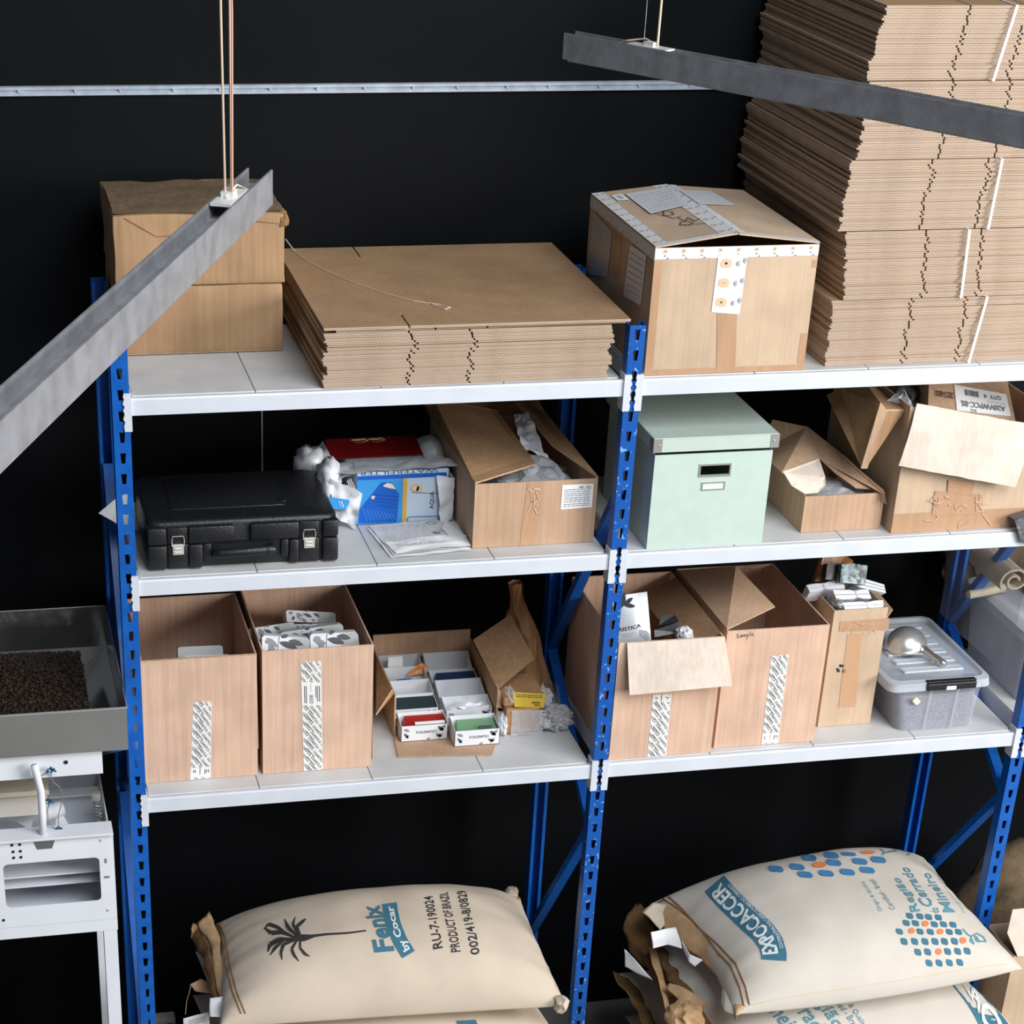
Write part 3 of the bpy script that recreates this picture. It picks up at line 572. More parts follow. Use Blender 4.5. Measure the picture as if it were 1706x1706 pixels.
# --- papers in a clear sleeve
t = thing('paper_bundle','printed white papers in a clear sleeve in front of the filter pack','papers',(.76,.16,ZS2))
for k,(j,pp) in enumerate(((0,[(652,930),(785,917),(762,868),(612,880)]),(1,[(656,926),(768,912),(738,866),(615,876)]),(2,[(660,922),(785,909),(774,890),(640,903)]))):
    a = [QZ(x,y,ZS2+.002+.003*k) for x,y in pp]; f = quad4(*a); m = MB()
    m.grid(lambda u,v: f(u,v)+V(0,0,.003*noise.noise(V(u*4+k*3,v*4,k))+.0025*u*(1-u)*4*(k+1)*.4), 16, 12); p = m.build('sheet', M_paper if k != 1 else mat('grey paper',(206,206,208)), t, smooth='all')
    m = MB()
    if k < 2:
        lines(m, lambda x,y: f(x,y)+V(0,0,.0055+.003*k), [.18+.055*i for i in range(13)] if k == 1 else [.05,.1], 0, .012, 4+k, .12, .72)
        if k == 1: stroke(m,lambda x,y: f(x,y)+V(0,0,.009),[(.74,.86),(.82,.92),(.88,.84),(.80,.80),(.74,.86)],.02,0); m.face([f(x,y)+V(0,0,.009) for x,y in ((.76,.48),(.86,.48),(.86,.56),(.76,.56))])
    else: lines(m, lambda x,y: f(x,y)+V(0,0,.0105), [.3], 0, .03, 9, .25, .7)
    m.build('print', M_inkl if k < 2 else M_inkg, p)
loose('corner', None, None, [QZ(742,868,ZS2+.012),QZ(778,893,ZS2+.012),QZ(760,903,ZS2+.008),QZ(735,880,ZS2+.008)], parent=t)
# --- opened carton with plastic bag inside
def open_box(t, x0,x1,y0,y1,z0,z1, mt, th=.004, name='carton_body', inner=None, zl=None, zr=None, zb=None):
    m = MB(); m.box(x0,x1,y0,y0+th,z0,z1); m.box(x0,x1,y1-th,y1,z0,zb or z1); m.box(x0,x0+th,y0+th,y1-th,z0,zl or z1); m.box(x1-th,x1,y0+th,y1-th,z0,zr or z1); m.box(x0+th,x1-th,y0+th,y1-th,z0,z0+th)
    return m.build(name, mt, t)
x0,x1,y0,y1,z1 = .866,1.182,.080,.585,2.093
t = thing('open_carton','opened brown carton with folded flaps and a plastic bag inside, left bay','carton',((x0+x1)/2,(y0+y1)/2,ZS2))
open_box(t,x0,x1,y0,y1,ZS2,z1,K1)
m = MB(); m.sheet([V(x0,y0,z1+.001),QY(893,775,.19)+V(0,0,.0),QY(828,686,.50),V(x0+.004,y1-.01,z1+.055),V(x0,y1-.02,z1+.002)],.0045,0,1); m.build('left_flap',[K3,M_edge],t)
m = MB(); m.sheet([V(x1,y0,z1),V(x1,y1,z1),QY(856,668,.56),QY(920,744,.28)],.0045,0,1); m.build('right_flap',[K3,M_edge],t)
m = MB(); m.sheet([V(x0,y1,z1),V(x1,y1,z1),V(x1-.02,y1+.10,z1+.05),V(x0-.02,y1+.10,z1+.05)],.0045); m.build('rear_flap',K3,t)
Fb = lambda x,y: V(x0+(x1-x0)*x,y0-.0007,ZS2+(z1-ZS2)*y)
m = MB(); m.grid(lambda u,v: Fb(.405+.135*u+.03*(v-.5),.28*0+.0+.99*v)+V(0,-.0008*abs(noise.noise(V(u*3,v*9,1))),0), 6, 24); m.build('brown_tape', M_btape, t)
m = MB(); f = lambda x,y: Fb(.43+.11*x,.45+.5*y)+V(0,-.002,0)
for pts in ([(0,.9),(.3,.8),(.5,.9),(.9,.85)],[(.2,.8),(.35,.5),(.6,.4)],[(.4,.85),(.5,.45),(.9,.55)],[(.1,.2),(.4,.5),(.5,.3),(.8,.1)],[(.6,.8),(.8,.6),(.7,.3)]): stroke(m,f,pts,.045)
m.build('tape_wrinkle', mat('pale tape wrinkle',(216,184,158),rough=.4), t)
def bc(m,f):
    for i,(a,w) in enumerate(((.55,.03),(.60,.05),(.67,.02),(.74,.02),(.80,.06),(.90,.03))): m.face([f(a,.84),f(a+w,.84),f(a+w,.93),f(a,.93)])
a = [QY(*p,y0-.0014) for p in ((934,849),(986,845),(989,806),(937,808))]
paper_label(t,*a,[.10,.18,.28,.36,.44,.53,.61,.70,.78],(0,-.0006,0),'shipping_label',seed=6,th=.03,extra=bc,ink=M_inkg)
tag(o:=None or (lambda: (lambda mm: (mm.grid(lambda u,v: (lambda p: p+V(0,.0,.014*noise.noise(p*24)+.010*abs(noise.noise(p*50))))(quad4(QY(868,748,.30),QY(914,765,.26),QY(880,690,.45),QY(856,692,.48))(u,v)), 18, 26), mm.build('plastic_bag', M_poly))[1])(MB()))(),'crumpled white plastic bag sticking up out of the opened carton','bag')
m = MB(); m.lump((1.05,.25,2.03),(.10,.13,.05),.45,3,4,11); tag(m.build('plastic_wrap', M_film),'clear crumpled wrap lying deep inside the opened carton','wrap')
# ================================================================== middle shelf, right bay
M_mint = mat('mint green board', (186,203,192), rough=.6, vary=.05, scale=30, bump=.06, bscale=200)
x0,x1,y0,y1 = 1.302,1.610,.012,.395; z1 = 2.172
t = thing('storage_box','mint green storage box with lid and metal corners','storage box',((x0+x1)/2,(y0+y1)/2,ZS2))
hx0,hx1,hz0,hz1 = 1.432,1.515,2.104,2.138
m = MB(); th = .003
a0, a1 = QY(1166,792,y0), QY(1216,774,y0); hx0,hz0,hx1,hz1 = a0.x,a0.z,a1.x,a1.z
m.box(x0,hx0,y0,y0+th,ZS2,z1); m.box(hx1,x1,y0,y0+th,ZS2,z1); m.box(hx0,hx1,y0,y0+th,ZS2,hz0); m.box(hx0,hx1,y0,y0+th,hz1,z1)
m.box(x0,x1,y1-th,y1,ZS2,z1); m.box(x0,x0+th,y0+th,y1-th,ZS2,z1); m.box(x1-th,x1,y0+th,y1-th,ZS2,z1); m.box(x0+th,x1-th,y0+th,y1-th,ZS2,ZS2+th)
m.build('box_body', M_mint, t)
L0,L1 = QY(1190,750,y0-.009), QY(1190,727,y0-.009); lz0,lz1 = L0.z, L1.z; lx0,lx1 = x0-.009,x1+.009
m = MB(); m.rbox(lx0,lx1,y0-.009,y1+.009,lz1-.004,lz1,.0015,1); m.box(lx0,lx1,y0-.009,y0-.006,lz0,lz1-.003); m.box(lx0,lx1,y1+.006,y1+.009,lz0,lz1-.003); m.box(lx0,lx0+.003,y0-.006,y1+.006,lz0,lz1-.003); m.box(lx1-.003,lx1,y0-.006,y1+.006,lz0,lz1-.003)
lid = m.build('lid', mat('mint lid',(184,198,188),rough=.55,vary=.04,scale=20), t)
M_cor = mat('nickel corner', (206,206,200), rough=.3, metal=.8)
for xa,sg in ((lx0,1),(lx1,-1)):
    m = MB(); a,b_ = sorted((xa-sg*.0006,xa+sg*.022)); m.box(a,b_,y0-.0102,y0-.009,lz0,lz1-.001); a,b_ = sorted((xa-sg*.0012,xa)); m.box(a,b_,y0-.0102,y0+.016,lz0,lz1-.001)
    m.lathe([(.0,-.0016),(.0028,-.0012),(.003,0)],(xa+sg*.014,y0-.0102,(lz0+lz1)/2),(0,1,0),10); m.build('metal_corner', M_cor, lid)
def rim(m,xa,xb,za,zb,w,y):
    m.box(xa-w,xb+w,y-.002,y,za-w,za); m.box(xa-w,xb+w,y-.002,y,zb,zb+w); m.box(xa-w,xa,y-.002,y,za,zb); m.box(xb,xb+w,y-.002,y,za,zb)
m = MB(); rim(m,hx0,hx1,hz0,hz1,.0045,y0); m.build('handle_frame', M_cor, t)
a0,a1 = QY(1170,815,y0), QY(1206,804,y0); m = MB(); rim(m,a0.x,a1.x,a0.z,a1.z,.0035,y0); hh = m.build('label_holder', M_cor, t)
m = MB(); m.face([(a0.x,y0-.0006,a0.z),(a1.x,y0-.0006,a0.z),(a1.x,y0-.0006,a1.z),(a0.x,y0-.0006,a1.z)]); m.build('label_card', mat('pale mint card',(206,216,208)), hh)
# --- small mailer carton with lifted flaps
x0,x1,y0,y1,z1 = 1.737,1.956,.065,.42,ZS2+.098
t = thing('mailer_carton','small low brown carton with a lifted curling lid beside the mint box','carton',((x0+x1)/2,(y0+y1)/2,ZS2))
open_box(t,x0,x1,y0,y1,ZS2,z1,K1)
A,Bq,Cq,D_ = V(x0,y1-.02,z1+.002),V(x0,y0+.03,z1+.002),QY(1362,766,.19),QY(1286,696,.40)
m = MB(); f = quad4(Bq,Cq,D_,A); m.grid(lambda u,v: f(u,v)+V(0,0,.02*math.sin(math.pi*u)), 10, 8); l = None; m = MB(); m.sheet([V(x0,y0+.03,z1+.001),QY(1304,788,.10),QY(1366,765,.19),QY(1345,712,.34),QY(1288,700,.385),V(x0,y1-.02,z1+.001)],.003,0,1); m.build('lid_flap',[K1,M_edge],t)
P0,P1 = QY(1304,787,.105), QY(1364,765,.185)
m = MB(); pts = [P0,QY(1318,810,.085),QY(1340,824,.075),QY(1362,822,.075),QY(1375,810,.085),QY(1374,795,.11),P1]; m.sheet(pts,.003,0,1); m.build('tuck_tab',[K4,M_edge],t)
m = MB(); m.sheet([V(x1,y0+.01,z1+.002),QY(1477,843,.040),QY(1473,824,.048),QY(1412,765,.20),QY(1344,711,.345),QY(1366,766,.20),QY(1392,790,.15),QY(1425,814,.10)],.003,0,1); m.build('side_flap',[K1,M_edge],t)
m = MB(); m.lump((1.85,.16,z1-.03),(.07,.07,.03),.4,4,3,2); tag(m.build('packing_film', M_film),'bit of clear packing film inside the small low carton','wrap')
# --- large opened carton at the right end
x0,x1,y0,y1,z1 = 1.972,2.405,.030,.50,2.262
t = thing('open_carton','large battered carton with front flap folded down and another box inside','carton',((x0+x1)/2,(y0+y1)/2,ZS2))
zfr = QY(1700,704,y0).z
m = MB(); m.sheet([(x0,y0,ZS2),(x1,y0,ZS2),(x1,y0,zfr-.02),(x0,y0,z1)],-.004); m.box(x0,x0+.004,y0+.004,y1,ZS2,z1); m.box(x1-.004,x1,y0+.004,y1,ZS2,zfr); m.box(x0+.004,x1-.004,y1-.004,y1,ZS2,z1); m.box(x0+.004,x1-.004,y0+.004,y1-.004,ZS2,ZS2+.004)
m.build('carton_body', K6, t)
m = MB(); f4 = [QY(1497,776,y0-.045),QY(1692,812,y0-.045),QY(1722,708,y0-.004),QY(1528,672,y0-.004)]; f = quad4(*f4)
m.grid(lambda u,v: f(u,v)+V(0,-.006*math.sin(math.pi*v)-.003*noise.noise(V(u*5,v*4,3)),.002*noise.noise(V(u*9,v,5))), 20, 12); o = m.build('front_flap', K4, t); sl = o.modifiers.new('s','SOLIDIFY'); sl.thickness = .004
m = MB(); m.sheet([V(x0,y0+.03,z1-.02),V(x0,y1-.04,z1),QY(1402,648,.30),QY(1378,660,.30),QY(1436,780,.02),QY(1444,778,.015),QY(1476,684,.02)],.004,0,1); m.build('left_flap',[K3,M_edge],t)
m = MB(); m.sheet([QY(1433,779,.02),QY(1444,779,.015),QY(1477,683,.02),QY(1466,668,.025)],.010,0,0); m.build('flap_edge',K1,t)
m = MB(); m.sheet([V(x1,y0+.0,zfr-.02),V(x1,y1,zfr),V(x1+.016,y1,zfr-.14),V(x1+.016,y0,zfr-.15)],.004); m.build('right_flap',K4,t)
Fg = lambda x,y: V(x0+(x1-x0)*x,y0-.0008,ZS2+(z1-ZS2)*y)
m = MB(); m.grid(lambda u,v: Fg(u*.95,.155*v+.004*noise.noise(V(u*6,v,1)))+V(0,-.0012*abs(noise.noise(V(u*30,v*5,2))),0), 40, 5); m.build('brown_tape', M_btape, t)
m = MB(); bl = [QY(1552,860,y0-.002),QY(1634,856,y0-.002),QY(1638,824,y0-.002),QY(1558,818,y0-.002)]; f = quad4(*bl); m.grid(lambda u,v: f(u,v)+V(0,-.0015*abs(noise.noise(V(u*9,v*7,4))),0), 14, 8)
f_ = quad4(QY(1578,822,y0-.003),QY(1618,826,y0-.003),QY(1624,802,y0-.003),QY(1580,800,y0-.003)); m.grid(lambda u,v: f_(u,v)+V(0,-.0015*abs(noise.noise(V(u*9,v*7,8))),0), 8, 5); m.build('tape_patch', M_btape, t)
m = MB(); rn = random.Random(7)
for i in range(16):
    a = rn.uniform(1555,1640); b_ = rn.uniform(822,875); p = [QY(a+rn.uniform(-14,14)*k*.5,b_+rn.uniform(-9,9)*k*.5+3*k,y0-.0045) for k in range(4)]
    for u_,w_ in zip(p,p[1:]): m.bar(u_,w_,.0012,.0008,up=(0,1,0))
m.build('tape_wrinkle', mat('pale tape wrinkle',(216,184,158),rough=.4), t)
# box inside it with a white label printed upside down
ib = thing('inner_carton','brown carton lying inside the large battered carton, upside down white label on it','carton',(2.25,.30,2.05))
I0,I1,I2,I3 = QY(1545,720,.10),QY(1700,740,.10),QY(1676,625,.24),QY(1548,622,.24)
m = MB(); dn = (I1-I0).cross(I3-I0).normalized(); dn = dn if dn.y > 0 else -dn; I2 = CAM+ray(1676,625)*((I0-CAM).dot(dn)/ray(1676,625).dot(dn))
m.add([I0,I1,I2,I3]+[p+V(0,.17,-.05) for p in (I0,I1,I2,I3)],[(0,1,2,3),(7,6,5,4),(0,4,5,1),(1,5,6,2),(2,6,7,3),(3,7,4,0)]); m.build('carton_body', K1, ib)
IF = quad4(I0,I1,I2,I3); ofs = (_f*-.002)
lp = []
def on_plane(px,py):
    d = ray(px,py); return CAM+d*((I0-CAM).dot(dn)/d.dot(dn))
a = [on_plane(1594,684),on_plane(1684,694),on_plane(1676,657),on_plane(1589,641)]; lf_ = quad4(*[p+ofs for p in a])
m = MB(); m.face([p+ofs for p in a]); lb = m.build('white_label', M_paper, ib)
m = MB(); g = lambda x,y: lf_(1-x,1-y)+ofs
text_on(m,'A20VWPCC-BS',lambda x,y: lf_(.92-.82*x,.42-.24*y)+ofs,.015); text_on(m,'QTY  4',lambda x,y: lf_(.88-.32*x,.86-.2*y)+ofs,.01); text_on(m,'KG',lambda x,y: lf_(.36-.10*x,.12-.12*y)+ofs,.01)
for i,(c_,w_) in enumerate(((.20,.03),(.25,.015),(.29,.03),(.34,.05),(.41,.04))): m.face([g(1-c_,.12),g(1-c_-w_,.12),g(1-c_-w_,.36),g(1-c_,.36)])
stroke(m,g,[(.05,.48),(.40,.48)],.015); m.build('label_print', M_inkg, lb)
q = quad4(on_plane(1558,660),on_plane(1588,665),on_plane(1588,655),on_plane(1558,650)); m = MB(); text_on(m,'DELTA-BOX',lambda x,y: q(1-x,1-y)+ofs*2,.02); m.build('carton_print', M_ink, ib)
m = MB(); f = quad4(QY(1478,668,.10),QY(1522,678,.08),QY(1506,646,.10),QY(1496,652,.12)); m.grid(lambda u,v: f(u,v)+V(0,.008*noise.noise(V(u*4,v*4,3)),0), 8, 8); tag(m.build('film_piece', M_film),'pointed piece of clear film at the left inside the large battered carton','wrap')
m = MB(); m.lump((2.055,.30,2.205),(.06,.10,.04),.4,3,3,9); tag(m.build('dark_bag', mat('dark grey bag',(70,70,72),rough=.4,bump=.4,bscale=40)),'dark grey plastic bag inside the large battered carton behind the film','bag')
# ================================================================== bottom shelf, left bay
M_tapeink = mat('dark grey tape ink',(84,84,84),rough=.7)
def brand_tape(par, A,B,C,D, w, h, skip=None, seed=0, lift=(0,-.0007,0), phone=None):
    A,B,C,D = [V(p.x,p.y,max(p.z,ZS3+.0008)) for p in (A,B,C,D)]; f = quad4(A,B,C,D); m = MB(); rn = random.Random(seed); L_ = Vector(lift); n = 9
    top = [f(i/n, 1-(.012*rn.random() if i%2 else 0)) for i in range(n+1)]
    m.face([f(0,0),f(1,0)]+top[::-1]); tp = m.build('printed_tape', M_wtape, par)
    m = MB(); g = lambda x,y: f(x,y)+L_
    tape_print(m, g, w, h, skip=skip, size=.0066, step=.0215)
    if skip:
        a, b_ = skip[0]/h, skip[1]/h
        for xx in (.14,.22,.70,.78,.88):
            x2 = xx+.035; rr = rn.uniform(0,.06); m.face([g(xx,a+.02+rr),g(x2,a+.02+rr),g(x2,b_-.03),g(xx,b_-.03)])
        disc(m,g,.47,b_-.045,.10*w/h*2.2,0,h/w)
        if phone: text_on(m,phone,lambda x,y: g(.38+.20*y,b_-.11-(b_-a-.13)*x),.01)
    m.build('tape_print', M_tapeink, tp); return tp
def shelf_carton(label, px, yb, zt, y1, mt, inner=None, extra=None):
    x0,x1,y0 = px; t = thing('open_carton', label, 'carton', ((x0+x1)/2,(y0+y1)/2,yb)); open_box(t,x0,x1,y0,y1,yb,zt,mt); return t
K2v = K2
t1 = shelf_carton('open brown carton nearest the left rack post on the lower shelf',(.026,.318,.078),ZS3,1.672,.47,K2)
a = .0785-.001
brand_tape(t1,QY(317,1302,a),QY(351,1299,a),QY(353,1168,a),QY(322,1169,a),.050,.195,skip=(.005,.030),seed=2)
m = MB(); m.box(.0255,.3185,.0772,.0824,1.6705,1.6728); m.build('ragged_edge', M_edge, t1)
m = MB(); m.sheet([(.318,.085,1.668),(.318,.46,1.668),(.322,.46,1.40),(.322,.085,1.40)],.003); m.build('inside_flap', K3, t1)
t2 = shelf_carton('open brown carton full of leaf printed cartons on the lower shelf',(.332,.619,.080),ZS3,1.677,.475,K2)
brand_tape(t2,QY(506,1286,.079),QY(538,1285,.079),QY(535,1101,.079),QY(501,1101,.079),.050,.275,skip=(.165,.222),seed=3,phone='8 800 505 42 78')
m = MB(); m.sheet([(.6205,.09,1.674),(.6205,.47,1.674),(.6245,.47,1.36),(.6245,.09,1.34)],.002); m.build('outside_flap', K3, t2)
# leaf-printed small cartons standing in them
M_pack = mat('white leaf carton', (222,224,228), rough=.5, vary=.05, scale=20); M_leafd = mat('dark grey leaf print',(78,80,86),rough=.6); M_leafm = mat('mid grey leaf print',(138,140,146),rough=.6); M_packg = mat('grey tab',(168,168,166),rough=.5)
def leafpack(A,B,C,D,label,group=None,seed=0,dep=.03,grey=.62,plain=False):   # face ABCD seen, thickness dep backwards
    t = thing('leaf_carton',label,'small carton',tuple((Vector(A)+Vector(B))/2),group); A,B,C,D = map(Vector,(A,B,C,D)); f = quad4(A,B,C,D)
    n = (B-A).cross(D-A).normalized(); n = n if n.y > 0 else -n; asp = (B-A).length/(D-A).length
    out = [(0,0),(1,0),(1,.88),(1-.03,.97),(1-.07,1),(.07,1),(.03,.97),(0,.88)]; pts = [f(*p) for p in out]; k = len(pts)
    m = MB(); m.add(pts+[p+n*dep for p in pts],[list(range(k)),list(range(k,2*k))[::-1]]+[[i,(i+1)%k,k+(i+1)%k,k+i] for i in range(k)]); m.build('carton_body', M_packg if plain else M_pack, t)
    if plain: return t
    rn = random.Random(seed); m = MB(); g = lambda x,y: f(x,y)-n*.0006; g2 = lambda x,y: f(x,y)-n*.0010
    m.face([g(grey,0),g(1,0),g(1,.88),g(.97,.97),g(.94,.99),g(grey+.02,.97),g(grey-.03,.6),g(grey+.02,.4)],0)
    stroke(m,g2,[(.26,.02),(.32,.45),(.36,.98)],.02,1,asp)
    for (cx,cy,an,l,w,mi) in ((.33,.55,2.6,.55,.14,2),(.35,.75,-.5,.75,.17,1),(.30,.35,-.7,.60,.15,2),(.28,.25,2.2,.5,.12,2),(.55,.85,-.35,.6,.15,1),(.40,.95,.5,.3,.10,1),(.06,.7,.3,.35,.14,2),(.12,.15,1.0,.4,.12,1),(.5,.25,-.2,.35,.12,2)):
        leaf(m,g2,cx,cy,an+rn.uniform(-.2,.2),l,w,mi,asp)
    m.v = [p for p in m.v]; bb = t.children[0] if t.children else None
    m.build('leaf_print',[M_packg,M_leafd,M_leafm],t); return t
gx = 'leaf printed cartons in the second open carton'
def pk(y, x0,y0,x1,y1,x2,y2,x3,y3): return QY(x0,y0,y),QY(x1,y1,y),QY(x2,y2,y+.012),QY(x3,y3,y+.012)
leafpack(*pk(.13,438,1100,515,1096,517,1064,436,1058),'front left leaf printed carton in the full open carton',None,1)
leafpack(*pk(.13,519,1096,600,1088,596,1053,516,1056),'front right leaf printed carton in the full open carton',None,2)
leafpack(*pk(.20,470,1085,575,1070,571,1039,466,1054),'middle row leaf printed carton behind the two front ones',None,3)
leafpack(*pk(.25,416,1068,492,1058,490,1036,413,1048),'leaf printed carton at the left wall of the full open carton',None,4)
leafpack(*pk(.25,421,1090,440,1088,436,1057,415,1060),'darker leaf carton squeezed low at the left wall of the full open carton',None,5,.03,.9)
leafpack(*pk(.33,478,1036,559,1038,559,1021,476,1016),'rearmost leaf printed carton lying high in the full open carton',None,6,.05)
leafpack(*pk(.31,490,1060,560,1050,558,1038,488,1040),'shaded leaf carton under the rearmost one in the full open carton',None,7,.05,.9)
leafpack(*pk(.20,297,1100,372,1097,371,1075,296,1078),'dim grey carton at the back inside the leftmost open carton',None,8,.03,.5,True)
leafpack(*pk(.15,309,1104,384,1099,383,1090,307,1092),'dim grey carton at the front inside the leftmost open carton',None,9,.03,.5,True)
for (x0,x1,y0,y1,zz,lb) in ((.04,.305,.10,.45,1.62,'a'),(.35,.61,.10,.46,1.60,'b')): pass
# low open tray carton with ten little boxes
tx0,tx1,ty0,ty1 = .712,1.000,.235,.560
t = thing('tray_carton','low opened brown carton with its front flap lying flat, holding ten little white boxes','carton',((tx0+tx1)/2,(ty0+ty1)/2,ZS3))
zt = ZS3+.135
m = MB(); m.box(tx0,tx1,ty0,ty1,ZS3,ZS3+.003); m.box(tx0,tx0+.004,ty0+.0,ty1,ZS3+.003,zt-.01); m.box(tx1-.004,tx1,ty0,ty1,ZS3+.003,zt-.01); m.box(tx0+.004,tx1-.004,ty1-.004,ty1,ZS3+.003,zt+.02); m.build('carton_body', K1, t)
m = MB(); m.sheet([QZ(663,1262,ZS3+.001),QZ(820,1258,ZS3+.001),QZ(832,1222,ZS3+.001),QZ(655,1226,ZS3+.001)],.002,0,1); m.build('front_flap',[K1,M_edge],t)
m = MB(); m.sheet([V(tx0,ty0+.01,zt-.01),V(tx0,ty1,zt-.01),QY(628,1095,.45),QY(627,1192,.20),QY(654,1150,.235)],.004,0,1); m.build('left_flap',[K3,M_edge],t)
m = MB(); m.sheet([QY(829,1148,.25),QY(788,1066,.40),QY(850,1024,.44),QY(890,1096,.28)],.004,0,1); m.build('right_flap',[K3,M_edge],t)
m = MB(); m.sheet([QY(829,1148,.25),QY(826,1178,.236),QY(836,1180,.236),QY(833,1150,.25)],.004); m.build('torn_strip',K1,t)
def little_box(x,y,z,w,d,h,label,col=None,tilt=0,front=True,hb=None,seed=0,fill=.75):
    t = thing('little_box',label,'little box',(x+w/2,y+d/2,z)); th = .0012; hb = hb or h+.012
    m = MB(); m.box(x,x+w,y,y+th,z,z+h); m.box(x,x+w,y+d-th,y+d,z,z+hb); m.sheet([(x,y,z),(x,y+d,z),(x,y+d,z+hb),(x,y,z+h)],th); m.sheet([(x+w,y,z),(x+w,y+d,z),(x+w,y+d,z+hb),(x+w,y,z+h)],-th); m.box(x,x+w,y,y+d,z,z+th)
    b = m.build('box_body', M_pack, t)
    f = lambda a,c: V(x+w*a,y-.0006,z+h*c); m = MB(); asp = w/h
    text_on(m,BRAND,lambda a,c: f(.76-.44*a,.64-.17*c),.014,0)
    for (cx,cy,an,l,ww,mi) in ((.05,.8,-.4,.40,.11,1),(.06,.55,-.9,.45,.09,0),(.92,.55,2.4,.5,.12,0),(.95,.95,-2.3,.5,.12,1),(.88,.2,2.7,.4,.10,0),(.55,.06,.3,.25,.08,1),(.80,.10,.8,.4,.11,1),(.1,.2,.8,.3,.07,1)):
        leaf(m,f,cx,cy,an,l,ww,mi,asp)
    m.build('leaf_print',[M_leafd,M_leafm],b)
    if col:
        m = MB(); zc = z+h*fill; m.add([(x+.004,y+.003,z+.004),(x+w-.004,y+.003,z+.004),(x+w-.004,y+d-.004,z+.004),(x+.004,y+d-.004,z+.004),(x+.010,y+.004,zc-.004),(x+w-.004,y+.004,zc),(x+w-.004,y+d-.005,zc+.010),(x+.02,y+d-.005,zc+.010)],[(0,3,2,1),(4,5,6,7),(0,1,5,4),(1,2,6,5),(2,3,7,6),(3,0,4,7)])
        if col == 'red': m.build('red_cards', mat('red card',(158,34,26),rough=.45,vary=.15,scale=60), t); q = MB(); q.box(x+.04,x+w-.006,y+.010,y+.018,z+h*fill+.004,z+h*fill+.009); q.build('card_edge', M_paper, t)
        elif col == 'green': m.build('green_cards', mat('green card',(112,152,116),rough=.45), t); q = MB(); q.box(x+w*.58,x+w*.86,y+.016,y+.024,z+h*fill+.005,z+h*fill+.0085); q.build('card_edge', M_leafd, t)
        elif col == 'navy': m.build('navy_cards', mat('navy card',(36,54,92),rough=.45), t)
        elif col == 'teal': m.build('dark_cards', mat('dark teal card',(44,58,62),rough=.4), t)
    return t
def at3(px,py): return QZ(px,py,ZS3+.003)
lw_,ld,lh = .132,.066,.046
A0 = QZ(668,1236,ZS3+.004); B0 = QZ(757,1244,ZS3+.004)
little_box(A0.x,A0.y,ZS3+.0035,.128,.060,.046,'front left little white box full of red cards','red',fill=.86)
little_box(B0.x,B0.y,ZS3+.0035,.124,.070,.046,'front right little white box full of green cards','green',fill=.80)
yy = [.283,.351,.419,.487]
lz = [ZS3+.0035]*4
little_box(.717,.283,ZS3+.0035,.128,.064,.052,'little white box with dark cards, second in the left row','teal',fill=.95)
little_box(.717,.351,ZS3+.0035,.130,.064,.064,'empty little white box, third in the left row',None)
little_box(.716,.419,ZS3+.0035,.130,.064,.072,'little white box with crumpled film and a blue piece, fourth in the left row',None)
little_box(.716,.487,ZS3+.0035,.130,.064,.078,'rear little white box in the left row, a white card standing in it',None)
little_box(.862,.262,ZS3+.0035,.130,.062,.050,'little white box with crumpled white film, second in the right row',None)
little_box(.858,.328,ZS3+.0035,.130,.064,.058,'empty little white box, third in the right row',None,hb=.080)
little_box(.856,.396,ZS3+.0035,.130,.064,.066,'little white box with navy cards, fourth in the right row','navy',fill=.93)
little_box(.854,.464,ZS3+.0035,.130,.064,.072,'rear empty little white box of the right row',None,hb=.100)
m = MB(); m.sheet([QY(646,1120,.50),QY(671,1118,.50),QY(671,1093,.51),QY(647,1095,.51)],.001); tag(m.build('white_card',M_paper),'plain white card standing in the rear left little box','card')
m = MB(); m.sheet([QY(676,1126,.475),QY(712,1122,.475),QY(712,1108,.485),QY(700,1104,.487)],.006); o = m.build('orange_piece', mat('orange red print',(190,74,34),rough=.4,rgb2=(224,170,80),scale=120)); tag(o,'small red and gold triangular card in the rear left little box','card')
m = MB(); m.sheet([QY(659,1140,.44),QY(684,1138,.44),QY(684,1130,.45),QY(660,1133,.45)],.004); tag(m.build('blue_card',mat('royal blue print',(14,92,190))),'blue card under crumpled film in the left row of little boxes','card')
m = MB(); m.lump(QY(700,1138,.45),(.045,.018,.012),.5,4,3,5); tag(m.build('crumpled_film',M_film),'crumpled clear film over the blue card in the left row','wrap')
m = MB(); m.lump(QY(790,1180,.30),(.062,.028,.018),.45,4,3,7); tag(m.build('crumpled_film',M_poly),'crumpled white film in the second little box of the right row','wrap')
m = MB(); m.lump(QY(836,1206,.22),(.013,.035,.032),.5,4,3,9,flat=ZS3+.002); tag(m.build('bubble_film',M_poly),'white bubble film squeezed beside the front right little box','wrap')
# paper bag, wrapped packet and bubble lump behind/right of the tray
bagk = mat('brown paper bag',(168,124,84),rough=.7,vary=.2,scale=14,bump=.5,bscale=18)
def clampb(q): return V(q.x,min(q.y,.50),max(q.z,ZS3+.001))
def pbag(u,v):
    zz = v; P0 = QY(832,1160,.44)*(1-u)+QY(922,1150,.40)*u; P1 = QY(846,972,.50)*(1-u)+QY(868,968,.50)*u
    p = P0*(1-v)+P1*v; bulge = math.sin(math.pi*min(u,1))*(1-v)**.6*.09+.02*v
    return clampb(p+V(.016*noise.noise(V(u*3,v*3,1)),-bulge+.022*abs(noise.noise(V(u*4,v*5,7))),0))
m = MB(); m.grid(pbag, 22, 26); m.grid(lambda u,v: pbag(u,v)*1+V(0,.012+.11*math.sin(math.pi*u)*(1-v*.8),0), 14, 14)
t = m.build('paper_bag', bagk, smooth=False); tag(t,'tall crumpled brown paper bag standing behind the tray of little boxes','bag')
